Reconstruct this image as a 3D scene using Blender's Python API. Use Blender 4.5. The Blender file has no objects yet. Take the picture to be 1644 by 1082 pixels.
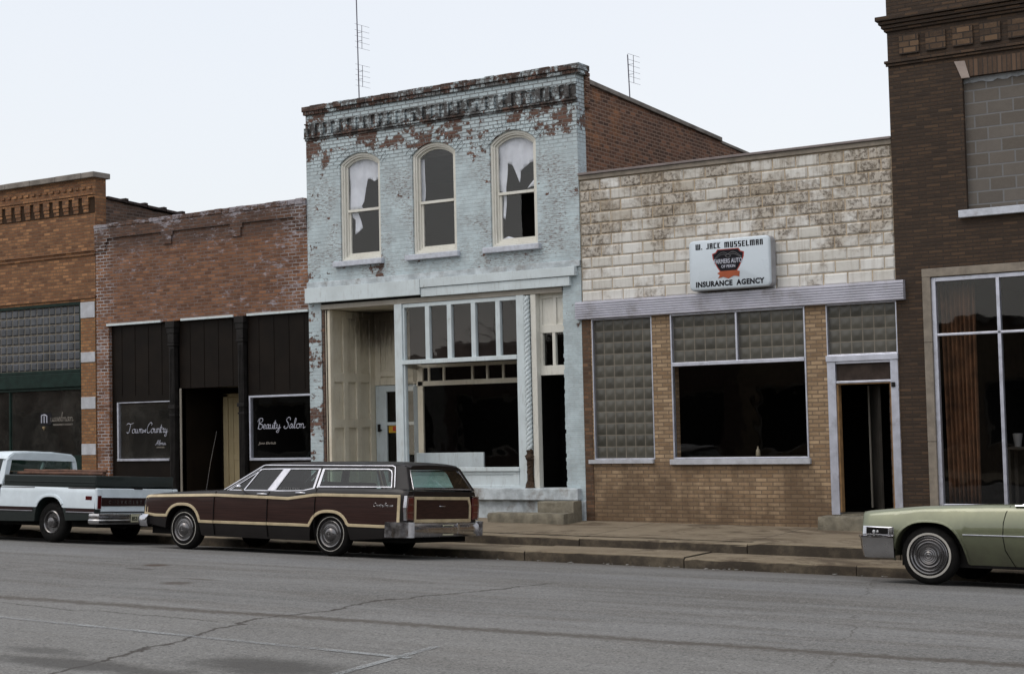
import bpy, bmesh, math, random
from math import sin, cos, tan, pi, radians, sqrt, hypot, atan2
from mathutils import Vector, Matrix
random.seed(7)
scene = bpy.context.scene
COL = scene.collection

# ------------------------------------------------------------------ camera
def cam_axes(th, p, r):
    f = Vector((-sin(th)*cos(p), cos(th)*cos(p), sin(p)))
    rt = Vector((cos(th), sin(th), 0)); up = rt.cross(f)
    return rt*cos(r)-up*sin(r), up*cos(r)+rt*sin(r), f
rt, up, fw = cam_axes(radians(32.08707), radians(3.11054), radians(1.32453))
cd = bpy.data.cameras.new('camera'); cam = bpy.data.objects.new('camera', cd); COL.objects.link(cam)
cam.matrix_world = Matrix(((rt.x, up.x, -fw.x, 14.15), (rt.y, up.y, -fw.y, -25.0), (rt.z, up.z, -fw.z, 1.82), (0, 0, 0, 1)))
cd.sensor_width = 36; cd.lens = 54.99; cd.clip_start = .1; cd.clip_end = 3000
scene.camera = cam
# ------------------------------------------------------------------ sky, sun, exposure
SUN_EL, SUN_AZ = radians(52), radians(200)
wd = bpy.data.worlds.new("World"); scene.world = wd; wd.use_nodes = True
wn = wd.node_tree; wn.nodes.clear()
def _w(t, **k):
    n = wn.nodes.new(t)
    for a, b in k.items(): setattr(n, a, b)
    return n
wo = _w('ShaderNodeOutputWorld')
sky = _w('ShaderNodeTexSky', sky_type='NISHITA', sun_disc=False, sun_elevation=SUN_EL, sun_rotation=SUN_AZ, dust_density=4.0, air_density=1.2)
bg1 = _w('ShaderNodeBackground'); bg1.inputs[1].default_value = 0.05
wn.links.new(sky.outputs[0], bg1.inputs[0])
tc = _w('ShaderNodeTexCoord'); sp = _w('ShaderNodeSeparateXYZ'); wn.links.new(tc.outputs['Generated'], sp.inputs[0])
mr = _w('ShaderNodeMapRange', interpolation_type='SMOOTHSTEP'); mr.inputs[1].default_value = 0.33; mr.inputs[2].default_value = 1.0
mr.inputs[3].default_value = 0.77; mr.inputs[4].default_value = 1.15
wn.links.new(sp.outputs[2], mr.inputs[0])
nz = _w('ShaderNodeTexNoise'); nz.inputs['Scale'].default_value = 2.4; nz.inputs['Detail'].default_value = 4
wn.links.new(tc.outputs['Generated'], nz.inputs['Vector'])
cr = _w('ShaderNodeValToRGB'); cr.color_ramp.elements[0].position = .3; cr.color_ramp.elements[0].color = (.94, .96, .995, 1)
cr.color_ramp.elements[1].position = .7; cr.color_ramp.elements[1].color = (.99, .985, 1.0, 1)
wn.links.new(nz.outputs[0], cr.inputs[0])
bg2 = _w('ShaderNodeBackground'); wn.links.new(cr.outputs[0], bg2.inputs[0]); wn.links.new(mr.outputs[0], bg2.inputs[1])
ad = _w('ShaderNodeAddShader'); wn.links.new(bg1.outputs[0], ad.inputs[0]); wn.links.new(bg2.outputs[0], ad.inputs[1])
wn.links.new(ad.outputs[0], wo.inputs[0])
sd = bpy.data.lights.new('sun', 'SUN'); sd.energy = 0.5; sd.angle = radians(25); sd.color = (1, .97, .92)
sun = bpy.data.objects.new('sun', sd); COL.objects.link(sun)
# sun behind the camera, upper left
sun.rotation_euler = Vector((0.45, 0.55, -0.95)).to_track_quat('-Z', 'Y').to_euler()
scene.view_settings.view_transform = 'Standard'; scene.view_settings.look = 'None'
scene.view_settings.exposure = 0.0; scene.view_settings.gamma = 1

# ------------------------------------------------------------------ material language
class NT:
    OBJ = False     # True: pattern moves with the object (vehicles); False: laid in metres on the street
    def __init__(s, name):
        s.m = bpy.data.materials.new(name); s.m.use_nodes = True
        s.t = s.m.node_tree; s.b = s.t.nodes['Principled BSDF']; s.out = s.t.nodes['Material Output']
        s._o = None
    def n(s, typ, ins=None, **pr):
        nd = s.t.nodes.new(typ)
        for k, v in pr.items(): setattr(nd, k, v)
        for k, v in (ins or {}).items(): s.set(nd.inputs[k], v)
        return nd
    def set(s, sock, v):
        if isinstance(v, bpy.types.NodeSocket): s.t.links.new(v, sock)
        elif isinstance(v, (tuple, list)):
            sock.default_value = tuple(v) + ((1,) if len(v) == 3 and sock.type == 'RGBA' else ())
        else: sock.default_value = v
    def M(s, op, a, b=0.0, c=0.0, clamp=False):
        nd = s.n('ShaderNodeMath', {0: a, 1: b, 2: c}, operation=op, use_clamp=clamp); return nd.outputs[0]
    def mix(s, f, a, b, mode='MIX'):
        nd = s.n('ShaderNodeMix', data_type='RGBA', blend_type=mode); s.set(nd.inputs[0], f); s.set(nd.inputs[6], a); s.set(nd.inputs[7], b)
        return nd.outputs[2]
    def pos(s):
        if s._o is None: s._o = s.n('ShaderNodeTexCoord').outputs['Object'] if NT.OBJ else s.n('ShaderNodeNewGeometry').outputs['Position']
        return s._o
    def sep(s, v=None):
        nd = s.n('ShaderNodeSeparateXYZ', {0: v or s.pos()}); return nd.outputs
    def comb(s, x, y, z=0.0): return s.n('ShaderNodeCombineXYZ', {0: x, 1: y, 2: z}).outputs[0]
    def scl(s, v3, v=None): return s.n('ShaderNodeVectorMath', {0: v or s.pos(), 1: v3}, operation='MULTIPLY').outputs[0]
    def noise(s, sc, det=4, rough=.55, v=None, dist=0.0):
        return s.n('ShaderNodeTexNoise', {'Vector': v or s.pos(), 'Scale': sc, 'Detail': det, 'Roughness': rough, 'Distortion': dist}).outputs[0]
    def ramp(s, f, a, b, lo=0.0, hi=1.0, smooth=True):
        nd = s.n('ShaderNodeMapRange', {0: f, 1: a, 2: b, 3: lo, 4: hi}, interpolation_type='SMOOTHSTEP' if smooth else 'LINEAR'); return nd.outputs[0]
    def bump(s, h, dist=.005, st=1.0, nrm=None):
        nd = s.n('ShaderNodeBump', {'Height': h, 'Distance': dist, 'Strength': st})
        if nrm is not None: s.set(nd.inputs['Normal'], nrm)
        return nd.outputs[0]
    def fin(s, color=None, rough=None, nrm=None, metal=None, coat=None, spec=None):
        for k, v in (('Base Color', color), ('Roughness', rough), ('Normal', nrm), ('Metallic', metal), ('Coat Weight', coat), ('Specular IOR Level', spec)):
            if v is not None: s.set(s.b.inputs[k], v)
        return s.m

DIM = .72
def dim(c): return tuple(q*DIM for q in c)
def plain(name, col, rough=.6, metal=0.0, coat=0.0, var=.12, sc=6.0, bump=.0, spec=None, grime=None):
    t = NT(name)
    if metal < .4: col = dim(col)
    if grime: grime = (dim(grime[0]), grime[1])
    f = t.noise(sc, 5, .6)
    c = t.mix(t.ramp(f, .3, .7), tuple(x*(1-var) for x in col), tuple(min(1, x*(1+var)) for x in col))
    if grime:
        g = t.ramp(t.noise(2.3, 8, .7), .5, .72, 0, grime[1]); c = t.mix(g, c, grime[0])
    r = t.ramp(t.noise(sc*1.7, 4), .3, .7, max(0, rough-.06), min(1, rough+.08))
    if spec is None and max(col) < .05: spec = .14
    return t.fin(c, r, t.bump(t.noise(sc*8, 3), bump) if bump else None, metal, coat, spec)

def brick(name, c1, c2, mortar, bw=.205, bh=.0735, ms=.011, var=.25, extra=None, bumpd=.006, rough=.85, spread=.5):
    """procedural brickwork; wall faces run along x or y so x+y is the running coordinate"""
    t = NT(name); c1, c2, mortar = dim(c1), dim(c2), dim(mortar)
    x, y, z = t.sep()
    v = t.comb(t.M('ADD', x, y), z)
    wob = t.noise(9, 3); v = t.n('ShaderNodeVectorMath', {0: v, 1: t.scl((.008, .008, .008), t.comb(t.M('SUBTRACT', wob, .5), t.M('SUBTRACT', t.noise(7, 2), .5)))}, operation='ADD').outputs[0]
    B = lambda a, b, m: t.n('ShaderNodeTexBrick', {'Vector': v, 'Color1': a, 'Color2': b, 'Mortar': m, 'Scale': 1.0, 'Mortar Size': ms, 'Mortar Smooth': .25, 'Bias': 0.0, 'Brick Width': bw, 'Row Height': bh}, offset=.5)
    b1 = B((0, 0, 0), (1, 1, 1), (.5, .5, .5)); rnd = b1.outputs[0]; mort = b1.outputs[1]
    c = t.mix(t.ramp(rnd, .5-spread, .5+spread, smooth=False), c1, c2)
    c = t.mix(t.ramp(t.noise(1.1, 5, .6), .3, .7, 0, var), c, tuple(q*.45 for q in c1))
    c = t.mix(t.ramp(t.noise(28, 5, .7), .35, .75, 0, var), c, tuple(min(1, q*1.5) for q in c2))
    c = t.mix(t.ramp(t.noise(5.5, 6, .75), .38, .62, 0, var*1.3), c, tuple(q*.55 for q in c1))
    odd = t.ramp(t.M('FRACT', t.M('MULTIPLY', rnd, 5.7)), .80, .84, 0, var*1.8); c = t.mix(odd, c, tuple(q*.5 for q in c1))
    odd2 = t.ramp(t.M('FRACT', t.M('MULTIPLY', rnd, 9.1)), .86, .90, 0, var*1.6); c = t.mix(odd2, c, tuple(min(1, q*1.45) for q in c2))
    c = t.mix(mort, c, mortar)
    h = t.M('SUBTRACT', t.M('MULTIPLY', t.noise(30, 4), .35), mort)
    col, hh = c, h
    r = rough
    if extra: col, hh, r = extra(t, col, hh, mort, rnd, x, y, z)
    return t.fin(col, r, t.bump(hh, bumpd))

def m_glass(name, tint=(1, 1, 1), base=.05, rough=.01, dirt=.0):
    t = NT(name); t.t.nodes.remove(t.b)
    g = t.n('ShaderNodeNewGeometry')
    d = t.M('ABSOLUTE', t.n('ShaderNodeVectorMath', {0: g.outputs['Normal'], 1: g.outputs['Incoming']}, operation='DOT_PRODUCT').outputs['Value'])
    k = t.M('POWER', t.M('SUBTRACT', 1.0, d, clamp=True), 5.0)
    f = t.M('ADD', t.M('MULTIPLY', k, .92), base)
    nrm = t.bump(t.noise(1.3, 2), .004)
    gl = t.n('ShaderNodeBsdfGlossy', {'Roughness': rough, 'Normal': nrm, 'Color': (.95, .95, .95)})
    tr = t.n('ShaderNodeBsdfTransparent', {'Color': tint})
    mx = t.n('ShaderNodeMixShader', {0: f, 1: tr.outputs[0], 2: gl.outputs[0]})
    o = mx.outputs[0]
    if dirt:
        df = t.n('ShaderNodeBsdfDiffuse', {'Color': (.42, .40, .36)})
        mk = t.ramp(t.noise(1.5, 8, .65), .35, .8, dirt*.3, dirt)
        o = t.n('ShaderNodeMixShader', {0: mk, 1: o, 2: df.outputs[0]}).outputs[0]
    t.t.links.new(o, t.out.inputs[0]); return t.m

# ------------------------------------------------------------------ mesh language
class MB:
    def __init__(s): s.v = []; s.f = []
    def add(s, vs, fs):
        o = len(s.v); s.v += [tuple(p) for p in vs]; s.f += [tuple(i+o for i in f) for f in fs]; return s
    def box(s, x0, x1, y0, y1, z0, z1):
        return s.add([(x0,y0,z0),(x1,y0,z0),(x1,y1,z0),(x0,y1,z0),(x0,y0,z1),(x1,y0,z1),(x1,y1,z1),(x0,y1,z1)],
                     [(0,3,2,1),(4,5,6,7),(0,1,5,4),(1,2,6,5),(2,3,7,6),(3,0,4,7)])
    def quad(s, a, b, c, d): return s.add([a, b, c, d], [(0, 1, 2, 3)])
    def prism(s, pts, f0, f1):
        """pts 2-D; f0/f1 map a 2-D point to 3-D front / back"""
        n = len(pts); vs = [f0(*p) for p in pts]+[f1(*p) for p in pts]
        fs = [tuple(range(n)), tuple(range(2*n-1, n-1, -1))]+[(i, i+n, (i+1) % n+n, (i+1) % n) for i in range(n)]
        return s.add(vs, fs)
    def xz(s, pts, y0, y1): return s.prism(pts, lambda x, z: (x, y0, z), lambda x, z: (x, y1, z))
    def yz(s, pts, x0, x1): return s.prism(pts, lambda y, z: (x0, y, z), lambda y, z: (x1, y, z))
    def xy(s, pts, z0, z1): return s.prism(pts, lambda x, y: (x, y, z0), lambda x, y: (x, y, z1))
    def ring(s, outer, inner, f0, f1, closed=True):
        n = len(outer); vs = []
        for a, b in zip(outer, inner): vs += [f0(*a), f0(*b), f1(*b), f1(*a)]
        fs = []
        for i in range(n if closed else n-1):
            j = (i+1) % n
            for k in range(4): fs.append((4*i+k, 4*j+k, 4*j+(k+1) % 4, 4*i+(k+1) % 4))
        if not closed: fs += [(3, 2, 1, 0), tuple(4*(n-1)+k for k in range(4))]
        return s.add(vs, fs)
    def loft(s, rings, caps=True):
        n = len(rings[0]); vs = [p for r in rings for p in r]; fs = []
        for i in range(len(rings)-1):
            for k in range(n): fs.append((i*n+k, i*n+(k+1) % n, (i+1)*n+(k+1) % n, (i+1)*n+k))
        if caps: fs += [tuple(range(n-1, -1, -1)), tuple((len(rings)-1)*n+k for k in range(n))]
        return s.add(vs, fs)
    def grid(s, rows):
        n = len(rows[0]); vs = [p for r in rows for p in r]
        return s.add(vs, [(i*n+k, i*n+k+1, (i+1)*n+k+1, (i+1)*n+k) for i in range(len(rows)-1) for k in range(n-1)])
    def tube(s, pts, r, seg=8, r2=None):
        pts = [Vector(p) for p in pts]; rings = []
        for i, p in enumerate(pts):
            d = (pts[min(i+1, len(pts)-1)]-pts[max(i-1, 0)]).normalized()
            a = d.orthogonal().normalized() if i == 0 else (a-d*a.dot(d)).normalized()
            b = d.cross(a); rr = r if r2 is None else r+(r2-r)*i/(len(pts)-1)
            rings.append([tuple(p+a*cos(2*pi*k/seg)*rr+b*sin(2*pi*k/seg)*rr) for k in range(seg)])
        return s.loft(rings)
    def lathe(s, prof, c, seg=40, sgn=-1):
        """profile (radius, outward offset) turned about the y axis at c; sgn -1 = outward is -y"""
        rings = [[(c[0]+r*cos(2*pi*k/seg), c[1]+sgn*o, c[2]+r*sin(2*pi*k/seg)) for k in range(seg)] for r, o in prof]
        return s.loft(rings, caps=False)
    def lathez(s, prof, c, seg=20):
        return s.loft([[(c[0]+r*cos(2*pi*k/seg), c[1]+r*sin(2*pi*k/seg), c[2]+z) for k in range(seg)] for r, z in prof])
    def build(s, name, mat, parent=None, bevel=0, smooth=False, label=None, kind=None, fixn=True, seg=2):
        me = bpy.data.meshes.new(name)
        off = Vector((0, 0, 0))
        root = parent
        if parent is not None and parent.get('_abs'):
            off = Vector(parent['_base'])
        me.from_pydata([tuple(Vector(p)-off) for p in s.v], [], s.f)
        if fixn:
            bm = bmesh.new(); bm.from_mesh(me); bmesh.ops.recalc_face_normals(bm, faces=bm.faces); bm.to_mesh(me); bm.free()
        me.materials.append(mat)
        o = bpy.data.objects.new(name, me); COL.objects.link(o)
        if parent is not None:
            o.parent = parent
            o['_abs'] = parent.get('_abs', 0); o['_base'] = parent.get('_base', (0, 0, 0))
        if bevel:
            b = o.modifiers.new('b', 'BEVEL'); b.width = bevel; b.segments = seg; b.limit_method = 'ANGLE'; b.angle_limit = radians(40)
        if smooth:
            for p in me.polygons: p.use_smooth = True
            if smooth != 'all': me.set_sharp_from_angle(angle=radians(smooth if smooth > 1 else 35))
        if label: o['label'] = label
        if kind: o['kind'] = kind
        return o

def thing(name, label, cat, base, group=None, absolute=True):
    o = bpy.data.objects.new(name, None); COL.objects.link(o); o.empty_display_size = .2
    o.location = base; o['label'] = label; o['category'] = cat
    if group: o['group'] = group
    if absolute: o['_abs'] = 1; o['_base'] = tuple(base)
    return o
def tag(o, label, cat, group=None):
    o['label'] = label; o['category'] = cat
    if group: o['group'] = group
    return o
def text(name, s, size, loc, mat, parent, shear=0.0, sx=1.0, extr=.002, off=0.0, rot=(pi/2, 0, 0), align='LEFT', sp=1.0, label=None):
    """lettering as a mesh; loc is in the parent's construction space"""
    c = bpy.data.curves.new(name, 'FONT'); c.body = s; c.size = size; c.extrude = extr; c.shear = shear; c.offset = off
    c.align_x = align; c.space_character = sp; c.resolution_u = 3
    tmp = bpy.data.objects.new('tmp', c); COL.objects.link(tmp)
    bpy.context.view_layer.update()
    me = bpy.data.meshes.new_from_object(tmp.evaluated_get(bpy.context.evaluated_depsgraph_get()))
    bpy.data.objects.remove(tmp); 
    me.name = name; me.materials.clear(); me.materials.append(mat)
    o = bpy.data.objects.new(name, me); COL.objects.link(o)
    R = Matrix.Rotation(rot[2], 4, 'Z') @ Matrix.Rotation(rot[0], 4, 'X') @ Matrix.Diagonal((sx, 1, 1, 1))
    off_ = Vector(parent['_base']) if parent.get('_abs') else Vector((0, 0, 0))
    me.transform(Matrix.Translation(Vector(loc)-off_) @ R)
    o.parent = parent; o['_abs'] = parent.get('_abs', 0); o['_base'] = parent.get('_base', (0, 0, 0))
    if label: o['label'] = label
    return o
def strokes(name, polys, mat, parent, r=.006):
    m = MB()
    for p in polys:
        q = []
        for i in range(len(p)-1):       # Catmull-Rom smoothing
            a, b, c, d = (Vector(p[max(i-1, 0)]), Vector(p[i]), Vector(p[i+1]), Vector(p[min(i+2, len(p)-1)]))
            for k in range(5):
                u = k/5; q.append(.5*((2*b)+(c-a)*u+(2*a-5*b+4*c-d)*u*u+(3*b-a-3*c+d)*u**3))
        q.append(Vector(p[-1])); m.tube(q, r, 5)
    return m.build(name, mat, parent, smooth=60)

def wall_open(m, x0, x1, z0, z1, yf, yb, ops, g0=0.0, topz=None):
    """front wall with rectangular or segment-arched openings (xa, xb, za, zb, rise); reveals run yf..yb"""
    xs = {x0, x1}
    for a, b, c, d, r in ops:
        xs |= {a, b}
        if r: xs |= {a+(b-a)*k/14 for k in range(15)}
    xs = sorted(xs)
    def top(o, x):
        a, b, c, d, r = o
        if not r: return d
        w = (b-a)/2; R = (w*w+r*r)/(2*r); u = x-(a+b)/2
        return d-r+(sqrt(max(0, R*R-u*u))-(R-r))
    tz = topz or (lambda x: z1)
    for i in range(len(xs)-1):
        a, b = xs[i], xs[i+1]; mid = (a+b)/2
        act = sorted([o for o in ops if o[0] <= mid <= o[1]], key=lambda o: o[2])
        la, lb = z0+g0*a, z0+g0*b
        for o in act:
            ta, tb = top(o, a), top(o, b)
            if o[2] > max(la, lb)+1e-4:
                m.quad((a, yf, la), (b, yf, lb), (b, yf, o[2]), (a, yf, o[2]))
                m.quad((a, yf, o[2]), (b, yf, o[2]), (b, yb, o[2]), (a, yb, o[2]))
            m.quad((a, yb, ta), (b, yb, tb), (b, yf, tb), (a, yf, ta))
            la, lb = ta, tb
        m.quad((a, yf, la), (b, yf, lb), (b, yf, tz(b)), (a, yf, tz(a)))
    for a, b, c, d, r in ops:
        e = d-r
        m.quad((a, yb, c), (a, yb, e), (a, yf, e), (a, yf, c)); m.quad((b, yf, c), (b, yf, e), (b, yb, e), (b, yb, c))
    return m

def arch_path(x0, x1, z0, zt, rise, n=16, inset=0.0, bottom=True):
    w = (x1-x0)/2; R = (w*w+rise*rise)/(2*rise); cx = (x0+x1)/2; cz = zt-R
    a0 = math.asin(w/R); R -= inset; w2 = w-inset; a1 = math.asin(min(1, w2/R))
    pts = [(x0+inset, z0+(inset if bottom else 0))]
    for k in range(n+1):
        a = -a1+2*a1*k/n; pts.append((cx+R*sin(a), cz+R*cos(a)))
    pts.append((x1-inset, z0+(inset if bottom else 0)))
    return pts

G = -.012                                   # the street falls gently to the right
# ------------------------------------------------------------------ materials
def white_paint_brick(name, peel=0.0, soot=0.0, sootcol=(.028, .022, .019)):
    def ex(t, col, h, mort, rnd, x, y, z):
        n1 = t.noise(.95, 9, .72, dist=.6); n2 = t.noise(6.5, 7, .75)
        bias = t.M('ADD', t.M('MULTIPLY', t.M('MULTIPLY', t.ramp(z, 6.9, 7.35), t.ramp(z, 7.95, 7.75)), .105), t.M('MULTIPLY', t.ramp(z, 8.15, 8.3), .03))
        ledge = t.M('MULTIPLY', t.ramp(z, 5.2, 4.85), t.M('MULTIPLY', t.ramp(x, -3.4, -6.2), .10))
        left = t.M('MULTIPLY', t.M('MULTIPLY', t.ramp(x, -5.7, -6.4), t.ramp(z, 5.6, 6.6)), .085)
        k = t.M('ADD', t.M('ADD', n1, t.M('MULTIPLY', t.M('SUBTRACT', n2, .5), .55)), t.M('ADD', t.M('MULTIPLY', t.M('SUBTRACT', rnd, .5), .10), t.M('ADD', t.M('ADD', bias, ledge), t.M('ADD', left, peel))))
        m = t.ramp(k, .625, .655)
        paint = t.mix(t.ramp(t.noise(2.2, 6, .65), .35, .65), (.48, .575, .605), (.35, .41, .43))
        paint = t.mix(t.ramp(rnd, 0, 1, 0, .35, smooth=False), paint, (.52, .60, .62))
        sv = t.scl((1.0, 1.0, 4.2)); thin = t.ramp(t.noise(9, 9, .8, sv), .47, .58, 0, .9)
        area = t.ramp(t.noise(.9, 5, .65), .42, .56); band = t.M('MULTIPLY', t.ramp(z, 7.1, 6.7), t.ramp(z, 4.2, 5.0))
        paint = t.mix(t.M('MULTIPLY', thin, t.M('MULTIPLY', area, t.M('ADD', .22, t.M('MULTIPLY', band, .78)))), paint, (.16, .125, .11))
        speck = t.ramp(t.noise(24, 6, .8), .60, .68, 0, .6); paint = t.mix(speck, paint, (.13, .10, .09))
        c = t.mix(t.M('MULTIPLY', mort, t.ramp(z, 6.7, 7.4, .08, .7)), paint, (.085, .08, .078))
        c = t.mix(m, c, col)
        if soot:
            c = t.mix(t.ramp(t.noise(4.6, 7, .75), .40, .56, 0, soot), c, sootcol)
        um = t.M('SUBTRACT', 1.0, m)
        hh = t.M('ADD', t.M('MULTIPLY', h, t.M('SUBTRACT', 1.0, t.M('MULTIPLY', um, t.ramp(z, 6.7, 7.3, .72, .25)))), t.M('ADD', t.M('MULTIPLY', um, .35), t.M('MULTIPLY', t.noise(14, 5, .7), .3)))
        return c, hh, t.mix(m, (.62,)*3, (.9,)*3)
    return brick(name, (.105, .052, .038), (.205, .108, .077), (.20, .165, .145), extra=ex, bumpd=.008)
M = {}
M['white_brick'] = white_paint_brick('chalky pale blue paint over red brick')
M['white_cornice'] = white_paint_brick('peeling sooty brick cornice', .015, .95)
M['white_cap'] = white_paint_brick('bare brick coping with paint scraps', .115, .85, (.040, .024, .018))
M['white_arch'] = white_paint_brick('arch brick with worn paint', -.01, .0)
def b2ex(t, col, h, mort, rnd, x, y, z):
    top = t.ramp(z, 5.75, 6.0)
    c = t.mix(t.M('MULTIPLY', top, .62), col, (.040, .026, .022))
    sv = t.scl((1, 1, 2.6))
    e = t.ramp(t.M('ADD', t.M('ADD', t.noise(3.6, 9, .82, sv), t.M('MULTIPLY', t.M('SUBTRACT', t.noise(.9, 4), .5), .35)), t.M('ADD', t.M('MULTIPLY', t.ramp(z, 6.25, 6.5), .10), t.M('MULTIPLY', t.ramp(x, -8.3, -6.5), .02))), .545, .64, 0, .68)
    c = t.mix(e, c, (.35, .34, .38))
    edge = t.M('MAXIMUM', t.ramp(x, -11.9, -12.45), t.M('MULTIPLY', t.ramp(x, -7.5, -6.6), .7))
    mm = t.M('MULTIPLY', mort, t.M('MULTIPLY', t.ramp(t.noise(2.0, 5, .7), .35, .6), t.M('ADD', .12, t.M('MULTIPLY', edge, .88))))
    c = t.mix(mm, c, (.40, .39, .40)); return c, h, .88
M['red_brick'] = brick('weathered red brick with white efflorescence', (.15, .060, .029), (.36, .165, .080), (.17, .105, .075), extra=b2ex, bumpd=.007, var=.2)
M['orange_brick'] = brick('buff orange face brick', (.20, .078, .030), (.44, .215, .090), (.19, .11, .06), var=.30, bumpd=.005)
M['orange_pier'] = brick('orange pier brick', (.30, .125, .045), (.44, .22, .085), (.22, .14, .08), bw=.14, var=.2)
def sideex(t, col, h, mort, rnd, x, y, z):
    c = t.mix(t.M('MULTIPLY', t.ramp(t.noise(1.6, 6, .7), .5, .7), t.ramp(y, 3.0, .3, .1, .5)), col, (.46, .19, .06))
    c = t.mix(t.ramp(t.noise(3.5, 7, .7), .55, .72, 0, .6), c, (.035, .028, .03)); return c, h, .9
M['side_brick'] = brick('common brick party wall', (.11, .050, .028), (.30, .135, .072), (.36, .24, .175), extra=sideex, bumpd=.012, var=.35, spread=.4)
M['old_side'] = brick('old soot stained side wall brick', (.10, .055, .035), (.20, .11, .07), (.16, .12, .10), var=.4)
def tanex(t, col, h, mort, rnd, x, y, z):
    st = t.ramp(t.M('ADD', t.noise(1.3, 6, .65, t.scl((1.6, 1, .7))), t.M('MULTIPLY', t.ramp(z, 1.0, .1), .12)), .40, .68, 0, .7)
    return t.mix(t.M('MULTIPLY', st, t.ramp(z, 1.25, .95, .25, 1.0)), col, (.085, .052, .028)), h, .8
M['tan_brick'] = brick('tan face brick', (.32, .20, .105), (.56, .40, .24), (.24, .17, .11), bw=.215, bh=.070, extra=tanex, bumpd=.005, var=.18)
M['dark_strip'] = brick('dark brown brick edge strip', (.13, .068, .035), (.20, .11, .06), (.12, .08, .05), var=.35)
M['dark_brick'] = brick('dark brown tapestry brick', (.042, .024, .013), (.098, .056, .029), (.042, .027, .017), bh=.060, bw=.24, var=.28, bumpd=.006)
M['dark_panel'] = brick('brown panel brick', (.06, .035, .020), (.19, .115, .062), (.04, .028, .02), bh=.1, bw=.22, var=.3)
def mk_block():
    t = NT('cream glazed block with flaking grime')
    x, y, z = t.sep(); g = t.n('ShaderNodeNewGeometry'); ri = g.outputs['Random Per Island']
    c = t.mix(ri, (.53, .515, .47), (.68, .675, .645))
    up_ = t.ramp(z, 4.3, 5.9)
    side_ = t.M('MULTIPLY', t.M('MAXIMUM', t.ramp(x, 1.6, 3.0), .35), 1.0)
    reg = t.ramp(t.M('ADD', t.noise(.75, 5, .65, dist=.5), t.M('ADD', t.M('MULTIPLY', up_, .16), t.M('MULTIPLY', t.M('SUBTRACT', ri, .5), .09))), .525, .655)
    m1 = t.ramp(t.noise(17, 9, .85), .50, .56)
    tanb = t.ramp(t.M('FRACT', t.M('MULTIPLY', ri, 7.3)), .86, .88, 0, .45); c = t.mix(t.M('MULTIPLY', tanb, up_), c, (.30, .24, .16))
    c = t.mix(t.M('MULTIPLY', reg, .5), c, (.31, .235, .15))
    c = t.mix(t.M('MULTIPLY', t.M('MULTIPLY', m1, reg), .8), c, (.10, .072, .046))
    c = t.mix(t.ramp(t.noise(6, 9, .8), .62, .68, 0, .6), c, (.16, .12, .085))
    dr = t.M('MULTIPLY', t.ramp(t.noise(3.0, 7, .7, t.scl((3.2, 1, .22))), .47, .64, 0, .6), t.ramp(z, 4.0, 6.1, .35, 1.0)); c = t.mix(dr, c, (.24, .19, .13))
    return t.fin(c, .5, t.bump(t.M('ADD', t.noise(14, 6, .7), t.M('MULTIPLY', t.M('MULTIPLY', m1, reg), -.6)), .007))
M['block'] = mk_block()
M['block_mortar'] = plain('buff block mortar', (.58, .46, .32), .9, var=.2)
def mk_gblock():
    t = NT('glass block')
    x, y, z = t.sep(); g = t.n('ShaderNodeNewGeometry'); ri = g.outputs['Random Per Island']
    c = t.mix(ri, (.048, .046, .037), (.092, .087, .070))
    c = t.mix(t.ramp(t.noise(1.2, 3), .4, .65, 0, .5), c, (.085, .080, .066))
    return t.fin(c, .30, t.bump(t.noise(7, 2, .4), .006), spec=.5)
M['gblock'] = mk_gblock()
M['gmortar'] = plain('glass block mortar', (.22, .195, .155), .8)
def mk_wood(name, col, col2, peel=(.22, .17, .12), amt=.5, soot=0, rough=.55):
    t = NT(name); x, y, z = t.sep(); col, col2, peel = dim(col), dim(col2), dim(peel)
    if max(col) < .05: t.set(t.b.inputs['Specular IOR Level'], .10)
    c = t.mix(t.ramp(t.noise(2.0, 6, .6), .3, .7), col, col2)
    gr = t.noise(6, 6, .7, t.scl((3.5, 3.5, .6)))
    c = t.mix(t.ramp(gr, .5, .75, 0, .3), c, peel)
    c = t.mix(t.ramp(t.noise(4.0, 9, .75), .64, .70, 0, amt), c, peel)
    if soot:   # streaked brown darkening, stronger towards the top of the entry corner
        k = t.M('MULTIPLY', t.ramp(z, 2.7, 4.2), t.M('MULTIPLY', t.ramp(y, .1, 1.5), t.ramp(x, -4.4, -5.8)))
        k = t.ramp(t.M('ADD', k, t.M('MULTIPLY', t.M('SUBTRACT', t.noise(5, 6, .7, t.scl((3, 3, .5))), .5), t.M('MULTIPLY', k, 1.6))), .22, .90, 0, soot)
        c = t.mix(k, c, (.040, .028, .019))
    return t.fin(c, rough, t.bump(gr, .002))
M['white_wood'] = mk_wood('white painted timber', (.82, .92, .95), (.70, .78, .80), amt=.6)
M['cream_wood'] = mk_wood('yellowed cream timber', (.84, .76, .59), (.98, .91, .74), amt=.35, soot=.85)
M['cream_trim'] = mk_wood('cream window frame paint', (.92, .91, .83), (.84, .82, .73), amt=.25)
M['dull_trim'] = mk_wood('grimy grey cream trim', (.33, .30, .25), (.42, .39, .33), amt=.4)
M['weathered_stone'] = plain('weathered painted stone', (.60, .66, .69), .85, var=.25, sc=5, bump=.006, grime=((.26, .22, .18), .9))
M['sill_stone'] = plain('lilac grey painted sill', (.68, .72, .80), .85, var=.12, sc=9, bump=.004, grime=((.30, .27, .26), .7))
M['white_stone'] = plain('pale stone accent block', (.60, .62, .66), .8, var=.12, sc=6, bump=.003, grime=((.35, .33, .33), .5))
M['lime_stone'] = plain('limestone surround', (.30, .26, .21), .85, var=.2, sc=5, bump=.003, grime=((.17, .14, .11), .6))
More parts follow.
